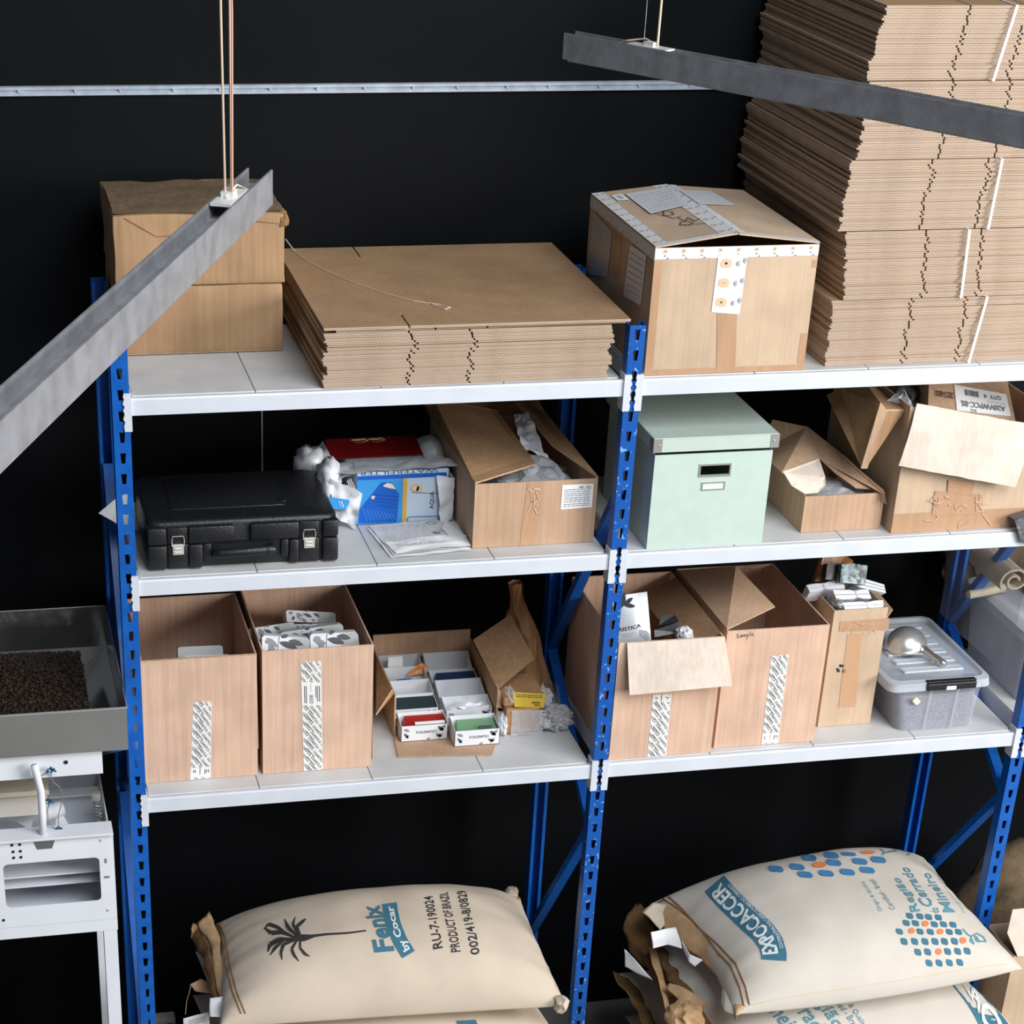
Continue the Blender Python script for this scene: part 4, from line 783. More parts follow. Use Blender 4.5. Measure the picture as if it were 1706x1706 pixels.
t = thing('wrapped_packet','brown paper packet with a yellow label, wrapped in bubble film','packet',(1.08,.28,ZS3))
P = [QZ(846,1228,ZS3+.001),QZ(898,1226,ZS3+.001)]; zt = QY(900,1178,.21).z
m = MB(); m.rbox(P[0].x-.004,P[1].x+.006,.200,.33,ZS3+.001,zt+.004,.006,2); m.rbox(P[0].x-.01,P[1].x+.024,.21,.36,zt+.005,zt+.034,.008,2); m.build('packet_body', mat('packet paper',(186,140,98),rough=.6,vary=.15,scale=24,bump=.4,bscale=30), t)
a = [QY(857,1178,.204),QY(906,1179,.204),QY(909,1156,.212),QY(855,1153,.212)]
paper_label(t,*a,[.82,.70],(0,-.0008,0),'yellow_label',mat('yellow label',(222,186,60),rough=.5),4,.05,extra=lambda m,f: (text_on(m,'EXPRESS',lambda x,y: f(.86-.28*x,.40-.12*y),.02),text_on(m,'AIR MAIL',lambda x,y: f(.86-.22*x,.24-.10*y),.02)) if False else (m.face([f(.58,.30),f(.86,.30),f(.86,.40),f(.58,.40)]),m.face([f(.66,.14),f(.86,.14),f(.86,.22),f(.66,.22)])),ink=mat('brown ink',(96,78,40)))
m = MB(); m.grid(lambda u,v: (lambda p: clampb(p+V(0,-.006*abs(noise.noise(p*40))-.004,0)))(quad4(QY(850,1228,.196),QY(903,1228,.196),QY(902,1182,.200),QY(852,1182,.200))(u,v)), 20, 16); m.build('bubble_film', M_film, t)
m = MB(); m.lump(QY(905,1160,.25),(.022,.04,.022),.5,5,3,4); m.build('film_ear', M_film, t); m = MB(); m.lump(QY(848,1158,.235),(.014,.03,.018),.5,5,3,6); m.build('film_ear', M_film, t)
m = MB(); m.lump((1.157,.225,ZS3+.030),(.046,.040,.032),.4,4,4,12,flat=ZS3+.001); tag(m.build('bubble_parcel', mat('bubble film grey',(206,206,206),rough=.25,vary=.25,scale=50,bump=.8,bscale=60,alpha=.85)),'crumpled parcel of clear bubble film at the middle rack post','parcel')
m = MB(); m.grid(lambda u,v: V(1.165+.02*u+.035*noise.noise(V(u*3,v*3,4)),.21+.22*u,ZS3+.002+.11*v*(1-.3*u)+.01*noise.noise(V(u*6,v*5,1))), 14, 10); tag(m.build('film_sheet', mat('thin clear film',(200,204,206),rough=.2,alpha=.22,bump=.5,bscale=24)),'thin clear film standing behind the bubble parcel near the middle post','wrap')
# ================================================================== bottom shelf, right bay
x0,x1,y0,y1,z1 = 1.253,1.540,.015,.455,1.668
t = thing('open_carton','open brown carton beside the middle rack post, pale flap folded down its front','carton',((x0+x1)/2,(y0+y1)/2,ZS3))
open_box(t,x0,x1,y0,y1,ZS3,z1,K2)
m = MB(); m.sheet([QY(1048,1158,-.030),QY(1219,1142,-.030),V(x1,y0-.001,z1),V(x0+.02,y0-.001,z1)],.004,0,1); m.build('front_flap',[K4,M_edge],t)
brand_tape(t,QY(1078,1265,y0-.001),QY(1109,1264,y0-.001),QY(1119,1156,y0-.001),QY(1088,1157,y0-.001),.047,.16,skip=(.140,.158),seed=6)
m = MB(); m.sheet([V(x1,y0+.02,z1),V(x1,y1-.05,z1),V(x1-.10,y1-.05,z1-.05),V(x1-.09,y0+.05,z1-.06)],.004); m.build('inner_flap',K3,t)
pt = thing('coffee_pouch','silver pouch with the brand word standing in the flap-down open carton','pouch',(1.31,.10,1.5))
A_ = [QY(1025,1080,.085),QY(1085,1068,.085),QY(1078,986,.12),QY(1020,994,.12)]; f = quad4(*A_)
m = MB(); m.grid(lambda u,v: f(u,v)+V(0,-.012*math.sin(math.pi*u)*math.sin(math.pi*min(1,v*.9+.1)),0), 12, 14); m.grid(lambda u,v: f(u,v)+V(0,.012*math.sin(math.pi*u)*math.sin(math.pi*min(1,v*.9+.1))+.002,0), 12, 14)
pb = m.build('pouch_body', mat('silver grey pouch',(188,192,198),rough=.35,metal=.25,vary=.1,scale=12), pt, smooth='all')
g = lambda x,y: f(x,y)+V(0,-.012*math.sin(math.pi*min(max(x,0),1))*math.sin(math.pi*min(1,y*.9+.1))-.0012,0)
m = MB(); text_on(m,BRAND,lambda x,y: g(-.30+1.02*x,.305+.075*y+.05*x),.012,0); lines(m,g,[.26],1,.015,3,.05,.55); lines(m,g,[.22],1,.012,4,.2,.45)
for an in (2.2,2.7,.5,-.2,3.3,1.4): leaf(m,g,.30,.82,an,.24,.045,0,.75)
leaf(m,g,.88,.10,2.2,.25,.07,1,.75); leaf(m,g,.92,.02,1.8,.25,.07,1,.75); m.build('pouch_print',[M_ink,M_leafm],pt)
m = MB(); m.sheet([QY(1088,1062,.14),QY(1130,1054,.14),QY(1127,1038,.15),QY(1100,1046,.15),QY(1087,1050,.15)],.02); tag(m.build('dark_pouch',mat('dark pouch',(40,42,44),rough=.35)),'dark pouch lying next to the silver pouch in the flap-down carton','pouch')
m = MB(); m.lump(QY(1140,1062,.10),(.022,.03,.030),.35,3,3,5); tag(m.build('crumpled_paper',mat('grey paper',(206,206,208))),'crumpled white paper ball at the front of the flap-down carton','paper')
m = MB(); m.sheet([QY(1095,1048,.2),QY(1128,1040,.2),QY(1122,1030,.22),QY(1100,1030,.22)],.02); tag(m.build('dark_pouch',mat('dark pouch',(40,42,44),rough=.35)),'second dark pouch deeper in the flap-down carton','pouch')
x0,x1,y0,y1,z1 = 1.556,1.843,.036,.46,1.672
t = thing('open_carton','open brown carton with the handwritten word Sample on its front','carton',((x0+x1)/2,(y0+y1)/2,ZS3))
open_box(t,x0,x1,y0,y1,ZS3,z1,K2)
m = MB(); m.sheet([V(x0,y0+.004,z1+.001),QY(1291,1012,.15),QY(1226,945,.34),V(x0,y1-.02,z1+.001)],.004,0,1); m.build('left_flap',[K1,M_edge],t)
brand_tape(t,QY(1268,1243,y0-.001),QY(1296,1240,y0-.001),QY(1314,1090,y0-.001),QY(1285,1093,y0-.001),.046,.235,skip=(.004,.030),seed=8)
hq = quad4(QY(1226,1065,y0-.001),QY(1258,1061,y0-.001),QY(1258,1051,y0-.001),QY(1226,1055,y0-.001)); m = MB()
stroke(m,hq,[(.12,.85),(.04,.75),(.12,.5),(.10,.2),(.0,.2)],.07,0,3); stroke(m,hq,[(.28,.6),(.2,.5),(.2,.2),(.28,.25),(.3,.6),(.31,.2)],.06,0,3); stroke(m,hq,[(.36,.6),(.37,.2),(.37,.5),(.44,.6),(.45,.2),(.46,.5),(.52,.6),(.53,.2)],.06,0,3)
stroke(m,hq,[(.60,.6),(.59,-.3),(.60,.5),(.67,.6),(.66,.25),(.6,.25)],.06,0,3); stroke(m,hq,[(.76,1.),(.74,.2)],.06,0,3); stroke(m,hq,[(.82,.4),(.9,.55),(.86,.65),(.82,.45),(.84,.2),(.95,.3)],.06,0,3)
m.build('handwriting', M_ink, t)
x0,x1,y0,y1,z1 = 1.886,2.041,.112,.300,1.676
t = thing('tall_carton','tall narrow tan carton with a recycling mark, stuffed with bundles of cards','carton',((x0+x1)/2,(y0+y1)/2,ZS3))
open_box(t,x0,x1,y0,y1,ZS3,z1,K6)
a = y0-.001
m = MB(); f = quad4(QY(1398,1052,a),QY(1480,1050,a),QY(1482,1030,a),QY(1400,1036,a)); m.grid(lambda u,v: f(u,v)+V(0,-.0012*abs(noise.noise(V(u*8,v*3,2))),0),14,4); tb = m.build('brown_tape',M_btape,t)
f2 = quad4(QY(1397,1178,a),QY(1425,1178,a),QY(1436,1056,a),QY(1412,1056,a)); m = MB(); m.grid(lambda u,v: f2(u,v),3,10); m.build('brown_tape',mat('thin tape',(190,150,116),rough=.35),t)
m = MB(); rn = random.Random(3)
for i in range(9):
    p = QY(rn.uniform(1390,1470),rn.uniform(1040,1060),a-.003); q = p+V(rn.uniform(-.025,.025),0,rn.uniform(-.012,.012)); m.bar(p,q,.0011,.0008,up=(0,1,0))
m.build('tape_wrinkle', mat('pale tape wrinkle',(216,184,158),rough=.4), t)
m = MB(); cc = quad4(QY(1393,1122,a),QY(1410,1122,a),QY(1410,1107,a),QY(1393,1107,a))
for k in range(3):
    an = R2(90+120*k); R_ = lambda r,th: (.5+r*math.cos(th),.5+r*math.sin(th))
    m.face([cc(*R_(.46,an-.75)),cc(*R_(.50,an-.35)),cc(*R_(.48,an+.1)),cc(*R_(.22,an+.15)),cc(*R_(.24,an-.35)),cc(*R_(.22,an-.75))]); m.face([cc(*R_(.60,an+.1)),cc(*R_(.40,an+.62)),cc(*R_(.12,an+.2))])
m.build('recycling_mark', M_ink, t)
m = MB(); m.sheet([V(x1,y0,z1-.03),V(x1,y1,z1),V(x1+.018,y1-.03,z1+.0),V(x1+.018,y0+.01,z1-.01)],.003); m.build('side_flap',K1,t)
def card_bundle(px, y0_, y1_, label, band=.5, mt=None, sep=2):
    A,B,C,D = [QY(p[0],p[1],yy) for p,yy in zip(px,(y0_,y0_,y1_,y1_))]; t = thing('card_bundle',label,'card bundle',tuple((A+B)/2)); f = quad4(A,B,C,D); n = (B-A).cross(D-A).normalized(); n = n if n.y > 0 else -n
    m = MB(); pin = lambda u,v: f(u,.5+(v-.5)*(1-.30*math.exp(-((u-band)/.10)**2)))
    for k in range(sep):
        a, b_ = k/sep, (k+1)/sep-.06; m.grid(lambda u,v: pin(u,a+(b_-a)*v), 16, 2); m.grid(lambda u,v: pin(u,b_)+n*.05*v, 16, 2); m.grid(lambda u,v: pin(u,a)+n*.05*v, 16, 1); m.grid(lambda u,v: pin(0,a+(b_-a)*u)+n*.05*v,1,1); m.grid(lambda u,v: pin(1,a+(b_-a)*u)+n*.05*v,1,1)
    m.build('cards', mt or mat('bundled white cards',(226,228,234),rough=.6,vary=.12,scale=6,stretch=(1,1,90)), t)
    m = MB(); w = .022; m.face([pin(band-w,-.02)-n*.001,pin(band+w,-.02)-n*.001,pin(band+w,1.0)-n*.001,pin(band-w,1.0)-n*.001]); m.build('rubber_band', mat('pale band',(196,192,186),rough=.5), t); return t
card_bundle([(1408,1016),(1473,1014),(1471,999),(1404,1003)],.125,.14,'front white card bundle in the tall narrow carton',.6)
card_bundle([(1394,999),(1452,997),(1446,981),(1387,982)],.16,.18,'second white card bundle behind the front one',.62)
card_bundle([(1349,986),(1408,980),(1404,964),(1343,974)],.20,.22,'left white card bundle leaning over the rim of the tall narrow carton',.45)
card_bundle([(1424,977),(1476,988),(1473,973),(1430,960)],.21,.23,'right white card bundle tilted against the rear rim of the tall narrow carton',.0,sep=3)
m = MB(); m.sheet([QY(1352,970,.26),QY(1372,968,.26),QY(1376,930,.29),QY(1367,926,.29)],.02); m.sheet([QY(1367,942,.28),QY(1395,942,.28),QY(1398,926,.29),QY(1369,926,.29)],.02); o = m.build('printed_pouch', mat('orange brown print',(198,142,92),rough=.45,rgb2=(104,66,36),scale=34)); tag(o,'upright orange brown printed pouch in the tall narrow carton','pouch')
m = MB(); m.sheet([QY(1398,942,.27),QY(1420,938,.27),QY(1408,930,.29),QY(1399,928,.29)],.01); tag(m.build('orange_wrapper',mat('orange wrapper',(190,128,72),rough=.4)),'small orange wrapper behind the marbled pouch','wrapper')
m = MB(); m.sheet([QY(1370,966,.23),QY(1392,968,.23),QY(1394,940,.25),QY(1373,940,.25)],.02); tag(m.build('dark_pouch',mat('dark brown pouch',(44,38,32),rough=.4)),'dark brown pouch between the orange and marbled pouches','pouch')
m = MB(); m.sheet([QY(1391,972,.215),QY(1433,976,.215),QY(1437,944,.24),QY(1412,940,.24),QY(1394,942,.24)],.03); tag(m.build('marbled_pouch',mat('marbled pouch',(164,186,190),rough=.4,rgb2=(48,62,68),scale=70,lo=.42,hi=.58)),'grey green marbled pouch on top of the tall narrow carton','pouch')
m = MB(); m.lump(QY(1396,1006,.15),(.016,.02,.012),.3,3,3,3); tag(m.build('foil_piece',mat('foil',(170,170,168),rough=.3,metal=.6)),'crumpled foil piece at the front left inside the tall narrow carton','foil')
# translucent lidded tub full of grey granules, scoop on its lid
t = thing('lidded_tub','clear plastic tub with black clasp, full of grey granules, under the metal scoop','tub',(2.21,.25,ZS3))
rx0,rx1,ry0,ry1,rz = 2.044,2.352,.034,.468,1.478; bx0,bx1,by0,by1 = 2.094,2.326,.050,.44
M_tub = mat('clear tub plastic',(222,226,236),rough=.16,alpha=.22,spec=.6); M_lid = mat('clear lid plastic',(218,224,232),rough=.16,alpha=.55,bump=.15,bscale=40)
def frust(m,a,b,z0,z1,bot=True):
    v = [(a[0],a[2],z0),(a[1],a[2],z0),(a[1],a[3],z0),(a[0],a[3],z0),(b[0],b[2],z1),(b[1],b[2],z1),(b[1],b[3],z1),(b[0],b[3],z1)]
    m.add(v,[(0,1,5,4),(1,2,6,5),(2,3,7,6),(3,0,4,7)]+([(0,3,2,1)] if bot else []))
def rfrust(m,a,b,z0,z1,r=.03,seg=5,cap0=True,cap1=False):
    def ring(q,z):
        x0,x1,y0,y1 = q; pts = []
        for cx,cy,s in ((x1-r,y1-r,0),(x0+r,y1-r,90),(x0+r,y0+r,180),(x1-r,y0+r,270)):
            for i in range(seg+1): an = R2(s+90*i/seg); pts.append((cx+r*math.cos(an),cy+r*math.sin(an),z))
        return pts
    A_,B__ = ring(a,z0),ring(b,z1); k = len(A_); m.add(A_+B__,[[i,(i+1)%k,k+(i+1)%k,k+i] for i in range(k)]+([list(range(k))[::-1]] if cap0 else [])+([list(range(k,2*k))] if cap1 else []))
m = MB(); rfrust(m,(bx0,bx1,by0,by1),(rx0+.022,rx1-.016,ry0+.014,ry1-.014),ZS3+.001,rz-.016); m.build('tub_wall', M_tub, t, smooth=True)
m = MB()
for xx in (bx0+.070,bx0+.150): m.add([(xx,by0-.001,ZS3+.004),(xx+.012,by0-.001,ZS3+.004),(xx+.016,ry0+.013,rz-.02),(xx+.004,ry0+.013,rz-.02),(xx+.003,by0-.006,ZS3+.004),(xx+.009,by0-.006,ZS3+.004),(xx+.013,ry0+.008,rz-.02),(xx+.007,ry0+.008,rz-.02)],[(4,5,6,7),(0,4,7,3),(1,2,6,5)])
m.build('tub_rib', M_tub, t)
m = MB(); rfrust(m,(rx0,rx1,ry0,ry1),(rx0+.004,rx1-.004,ry0+.004,ry1-.004),rz-.022,rz,cap0=False); rfrust(m,(rx0+.004,rx1-.004,ry0+.004,ry1-.004),(rx0+.016,rx1-.016,ry0+.02,ry1-.02),rz,rz+.003,cap0=False); rfrust(m,(rx0+.016,rx1-.016,ry0+.02,ry1-.02),(rx0+.022,rx1-.022,ry0+.03,ry1-.03),rz+.003,rz-.006,cap0=False,cap1=True)
ld_ = m.build('lid', M_lid, t, smooth=True)
for i in range(6):
    yy_ = ry0+.075+.055*i; m = MB(); m.rbox(rx0+.075,rx1-.055,yy_,yy_+.030,rz-.006,rz+.002,.004,2); m.build('lid_rib', M_lid, ld_)
m = MB(); c0,c1 = QY(1546,1140,ry0-.003),QY(1628,1135,ry0-.003); m.rbox(c0.x,c1.x,ry0-.005,ry0+.006,rz-.022,rz-.001,.003,2); m.rbox(c0.x,c1.x,ry0-.002,ry0+.016,rz-.001,rz+.004,.002,1)
cl = m.build('clasp', M_blk, t); m = MB(); m.rbox((c0.x+c1.x)/2-.017,(c0.x+c1.x)/2+.012,ry0-.0075,ry0-.004,rz-.021,rz-.010,.001,1); m.build('clasp_tab', mat('clear tab',(230,232,238),rough=.2), cl)
m = MB(); rfrust(m,(bx0+.003,bx1-.003,by0+.003,by1-.003),(rx0+.034,rx1-.028,ry0+.022,ry1-.022),ZS3+.003,rz-.045,r=.028,cap0=True,cap1=True); g_ = m.build('granules', mat('grey granules',(150,150,160),rough=.7,rgb2=(84,84,96),scale=300,lo=.3,hi=.7,bump=.6,bscale=420), None); tag(g_,'grey granules filling the clear lidded tub','granules',None,'stuff')
m = MB(); a = [QY(1520,1168,by0-.012),QY(1527,1175,by0-.012),QY(1534,1169,by0-.012),QY(1527,1161,by0-.012)]; m.sheet(a,.0006); m.build('price_sticker', mat('cream sticker',(222,210,186)), t)
# scoop: bowl upside down, handle pointing to the viewer
t = thing('metal_scoop','shiny metal scoop lying upside down on the lid of the clear tub','scoop',(2.17,.24,rz))
S0 = QZ(1516,1088,rz+.004); prof = [(.060*math.cos(R2(a)),.060*math.sin(R2(a))*1.02) for a in range(0,91,9)]
m = MB(); m.lathe([(.0605,.0)]+prof,S0+V(.0,.03,.002),(-.10,.16,1),32); sb = m.build('bowl', mat('satin steel bowl',(216,216,214),rough=.3,metal=.8), t, smooth='all'); so = sb.modifiers.new('s','SOLIDIFY'); so.thickness = .0012
h0 = QY(1537,1080,.200); h1 = QZ(1574,1108,rz+.010); d = (h1-h0)
m = MB(); m.tube([h0,h0+d*.2,h0+d*.4,h0+d*.7,h0+d*.92,h1],[.009,.0105,.0095,.0112,.0118,.008],12); m.build('handle', mat('satin metal',(206,206,204),rough=.22,metal=.9), t, smooth='all')
# ================================================================== coffee sacks on pallets under the rack
M_jute = mat('pale sack cloth', (205,189,170), rough=.9, vary=.10, scale=7, detail=6, bump=.25, bscale=420, spec=.15)
M_jute2 = mat('cream sack cloth', (201,193,182), rough=.9, vary=.08, scale=7, detail=6, bump=.22, bscale=420, spec=.15)
M_hem = mat('tan sack hem', (196,160,120), rough=.9, vary=.2, scale=30, bump=.3, bscale=300, spec=.1); M_hemd = mat('brown inner sack', (122,92,62), rough=.95, vary=.3, scale=24, bump=.5, bscale=200, spec=.1)
M_seam = mat('brown stitched seam', (142,98,56), rough=.9)
def dense(pts, k=6):
    out = []
    for a,b in zip(pts,pts[1:]): out += [(a[0]+(b[0]-a[0])*i/k,a[1]+(b[1]-a[1])*i/k) for i in range(k)]
    return out+[pts[-1]]
class Sack:
    def __init__(s, A,B,C,D, h, hb, seed=0, p=2.4, q=.55, pinch=.05, wr=.006, pv=None):
        s.pv = pinch if pv is None else pv
        s.A,s.B,s.C,s.D = map(Vector,(A,B,C,D)); s.h,s.hb,s.seed,s.p,s.q,s.pinch,s.wr = h,hb,seed,p,q,pinch,wr
    def mid(s,u,v):
        a,b = 2*u-1,2*v-1; u2 = .5+a*.5*(1-s.pinch*(1-b*b)); v2 = .5+b*.5*(1-s.pv*(1-a*a))
        return (s.D*(1-u2)+s.C*u2)*(1-v2)+(s.A*(1-u2)+s.B*u2)*v2
    def prof(s,u,v): a,b = abs(2*u-1),abs(2*v-1); return (max(0,1-a**s.p)**s.q)*(max(0,1-b**s.p)**s.q)
    def top(s,u,v,lift=0):
        P = s.mid(u,v); k = s.prof(u,v); n = s.wr*(noise.noise(V(u*3+s.seed,v*3,.3))+.5*noise.noise(V(u*9,v*5+s.seed,1)))
        e = min(u,1-u); n += .010*math.exp(-e*9)*noise.noise(V(v*11+s.seed,u*2,2))
        return P+V(0,0,s.h*k+n*min(1,k*3)+lift)
    def bot(s,u,v): return s.mid(u,v)-V(0,0,s.hb*s.prof(u,v))
    def inv(s,px,py,lift=0):
        u,v = .5,.5
        for _ in range(30):
            x,y = proj(s.top(u,v,lift)); e = 1e-3; x1,y1 = proj(s.top(u+e,v,lift)); x2,y2 = proj(s.top(u,v+e,lift))
            a,b,c,d = (x1-x)/e,(x2-x)/e,(y1-y)/e,(y2-y)/e; D_ = a*d-b*c
            if abs(D_) < 1e-6: break
            rx,ry = px-x,py-y; du = (d*rx-b*ry)/D_; dv = (a*ry-c*rx)/D_
            u = min(.985,max(.015,u+max(-.15,min(.15,du)))); v = min(.985,max(.015,v+max(-.15,min(.15,dv))))
            if abs(rx)+abs(ry) < .05: break
        return u,v
    def at(s,px,py,lift=.0015): u,v = s.inv(px,py); return s.top(u,v,lift)
    def mesh(s, name, mt, parent):
        e = lambda t: .5-.5*math.cos(math.pi*t); m = MB(); m.grid(lambda u,v: s.top(e(u),e(v)), 80, 64); m.grid(lambda u,v: s.bot(e(u),e(v)), 80, 64); return m.build(name, mt, parent, smooth='all')
def quv(sk, A,B,C,D, lift=.002):                  # text box whose corners were read off the sack: bilinear in the cloth's own (u,v)
    q = [V(*sk.inv(*p),0) for p in (A,B,C,D)]; f = quad4(*q)
    def fn(x,y): w = f(x,y); return sk.top(w.x,w.y,lift)
    return fn
def path_fn(sk, base, hgt, lift=.002):            # text running along a curved base line on the cloth, letters standing to its left
    b2 = [base[0]]; seg = [math.hypot(b[0]-a[0],b[1]-a[1]) for a,b in zip(base,base[1:])]; T = sum(seg)
    for k in range(1,25):
        d = T*k/24; i = 0
        while i < len(seg)-1 and d > seg[i]: d -= seg[i]; i += 1
        b2.append((base[i][0]+(base[i+1][0]-base[i][0])*d/seg[i], base[i][1]+(base[i+1][1]-base[i][1])*d/seg[i]))
    base = b2; n = len(base)-1
    def fn(x,y):
        t = min(max(x,0),.9999)*n; i = int(t); k = t-i
        bx = base[i][0]*(1-k)+base[i+1][0]*k; by = base[i][1]*(1-k)+base[i+1][1]*k
        dx,dy = base[i+1][0]-base[i][0], base[i+1][1]-base[i][1]; l = math.hypot(dx,dy)
        nx,ny = dy/l,-dx/l
        return sk.at(bx+nx*hgt*y, by+ny*hgt*y, lift)
    return fn
def split_text(m, s, fn, bold, mi, lim=.03):      # letter faces cut finer so that they follow the cloth
    vs, fs = text2d(s,bold); bm = bmesh.new(); vv = [bm.verts.new((p[0],p[1],0)) for p in vs]
    for f in fs:
        try: bm.faces.new([vv[i] for i in f])
        except ValueError: pass
    n = int(1/lim)
    for i in range(1,n): bmesh.ops.bisect_plane(bm, geom=bm.verts[:]+bm.edges[:]+bm.faces[:], plane_co=(i/n,0,0), plane_no=(1,0,0))
    bm.verts.index_update(); m.add([fn(v.co.x,v.co.y) for v in bm.verts],[[v.index for v in f.verts] for f in bm.faces],mi); bm.free()
def ribbon(name, rows, mt, parent, amp=.004, seed=0, nu=26, nv=6, thick=.0015, sm='all'):    # cloth strip through rows of points
    rows = [[Vector(p) for p in r] for r in rows]
    def ev(r,t):
        t = min(t,.9999)*(len(r)-1); i = int(t); k = t-i; return r[i]*(1-k)+r[i+1]*k
    def fn(u,v):
        t = min(v,.9999)*(len(rows)-1); i = int(t); k = t-i; p = ev(rows[i],u)*(1-k)+ev(rows[i+1],u)*k
        return p+V(noise.noise(p*22+V(seed,0,0)),noise.noise(p*22+V(0,seed,5)),noise.noise(p*22+V(3,0,seed)))*amp
    m = MB(); m.grid(fn, nu, nv); o = m.build(name, mt, parent, smooth=sm); so = o.modifiers.new('s','SOLIDIFY'); so.thickness = thick; return o
M_teal = mat('teal print', (58,112,134), rough=.85, vary=.15, scale=60); M_tealb = mat('blue print',(60,120,168),rough=.85,vary=.1,scale=60); M_orange = mat('orange print',(206,120,72),rough=.85); M_black = mat('faded black print',(52,50,52),rough=.9,vary=.2,scale=80); M_pale = mat('pale print', (212,216,214), rough=.9); M_tealt = mat('teal lettering',(88,138,156),rough=.85)
def pallet(label, x0,x1,y0,y1):
    t = thing('wooden_pallet',label,'pallet',((x0+x1)/2,(y0+y1)/2,0)); mw = mat('pallet wood',(120,96,70),rough=.85,vary=.3,scale=20)
    for i in range(5): m = MB(); yy_ = y0+(y1-y0-.1)*i/4; m.box(x0,x1,yy_,yy_+.1,.105,.127); m.build('deck_board',mw,t)
    for i in range(3): m = MB(); xx = x0+(x1-x0-.08)*i/2; m.box(xx,xx+.08,y0,y1,0,.104); m.build('bearer',mw,t)
pallet('wooden pallet in the dark under the palm printed sacks',.15,1.12,-.22,.48); pallet('wooden pallet in the dark under the teal printed sacks',1.44,2.40,-.30,.42)
def plain_sack(label, A,B,C,D,h,hb,seed,mt=M_jute):
    sk = Sack(A,B,C,D,h,hb,seed); t = thing('coffee_sack',label,'sack',tuple((Vector(A)+Vector(C))/2-V(0,0,hb))); sk.mesh('sack_body',mt,t); return sk,t
# left pile
zl = .225
plain_sack('lowest sack of the left pile on its pallet',(.19,.45,zl),(1.10,.44,zl),(1.12,-.20,zl),(.19,-.22,zl),.085,.095,31)
plain_sack('third sack down in the left pile, mostly hidden',(.17,.46,zl+.165),(1.09,.45,zl+.165),(1.11,-.20,zl+.165),(.18,-.21,zl+.165),.085,.07,33)
u_sk,u_t = plain_sack('cream sack directly under the palm tree sack',(.18,.45,zl+.325),(1.10,.44,zl+.325),(1.13,-.205,zl+.325),(.18,-.23,zl+.325),.082,.068,35)
m = MB(); ff = lambda x,y: u_sk.top(.70+.06*x,.10+.05*y,.002); m.face([ff(0,0),ff(1,0),ff(1,1),ff(0,1)]); m.build('print', M_teal, u_t)
ZF = .668
A_,B__,C_,D__ = QZ(352,1545,ZF),QZ(866,1497,ZF),QZ(944,1676,ZF),QZ(366,1712,ZF)
sk = Sack(A_,B__,C_,D__,.178,.036,5,p=2.6,q=.50,pinch=.03); t = thing('coffee_sack','plump beige coffee sack printed with a palm tree and RU-7-190024','sack',tuple((A_+C_)/2-V(0,0,.08)))
sk.mesh('sack_body', M_jute, t)
m = MB(); split_text(m,'RU-7-190024',quv(sk,(738,1580),(721,1493),(706,1495),(722,1583)),.012,0); split_text(m,'PRODUCT OF BRAZIL',quv(sk,(768,1586),(746,1487),(732,1488),(752,1588)),.012,0); split_text(m,'002/419-8/0829',quv(sk,(800,1590),(776,1484),(761,1486),(785,1593)),.012,0)
m.build('black_lettering', M_black, t)
m = MB(); split_text(m,'Fenix',quv(sk,(658,1585),(632,1508),(602,1511),(624,1588)),.03,0)
bf = path_fn(sk,[(691,1585),(677,1562),(667,1537),(663,1519),(661,1504)],24)
for i in range(14): m.face([bf(i/14,0),bf((i+1)/14,0),bf((i+1)/14,1),bf(i/14,1)],0)
bd = m.build('teal_logo', M_teal, t)
bf2 = path_fn(sk,[(688,1582),(675,1561),(665,1537),(661,1519),(659,1507)],18,.0032)
m = MB(); split_text(m,'by Cocar',lambda x,y: bf2(.03+.94*x,.02+.9*y),.03,0,.02); m.build('logo_lettering', M_pale, bd)
m = MB()
def tp(pts,w):
    for (a,b_),(c,d),w0,w1 in zip(pts,pts[1:],w,w[1:]):
        dx,dy = c-a,d-b_; l = math.hypot(dx,dy); nx,ny = -dy/l,dx/l; m.face([sk.at(a-nx*w0,b_-ny*w0),sk.at(c-nx*w1,d-ny*w1),sk.at(c+nx*w1,d+ny*w1),sk.at(a+nx*w0,b_+ny*w0)])
tp([(505,1562),(520,1560),(545,1557),(580,1555),(610,1551)],[4,2.4,1.8,1.6,1.3]); tp([(486,1564),(506,1563),(524,1560)],[4,6,2])
for (pts,w) in (([(495,1560),(480,1546),(474,1531)],[3,6,1]),([(497,1559),(488,1540),(492,1528)] ,[3,4,1]),([(500,1558),(494,1545),(505,1535),(510,1531)],[3,5,4,1]),([(490,1562),(470,1553),(452,1555),(440,1546)],[3,6,6,2]),([(488,1565),(465,1566),(450,1574),(446,1586)],[3,7,6,2]),([(490,1567),(472,1574),(468,1588),(470,1600)],[3,5,4,1]),([(494,1568),(486,1582),(490,1592),(498,1602)],[3,4,4,1]),([(500,1568),(500,1580),(508,1590),(516,1594)],[3,3,4,1]),([(478,1556),(462,1545),(448,1540),(441,1547)],[2,5,5,1]),([(474,1566),(458,1580),(450,1592)],[2,5,1])): tp(pts,[k*.62 for k in w])
m.build('palm_print', M_black, t)
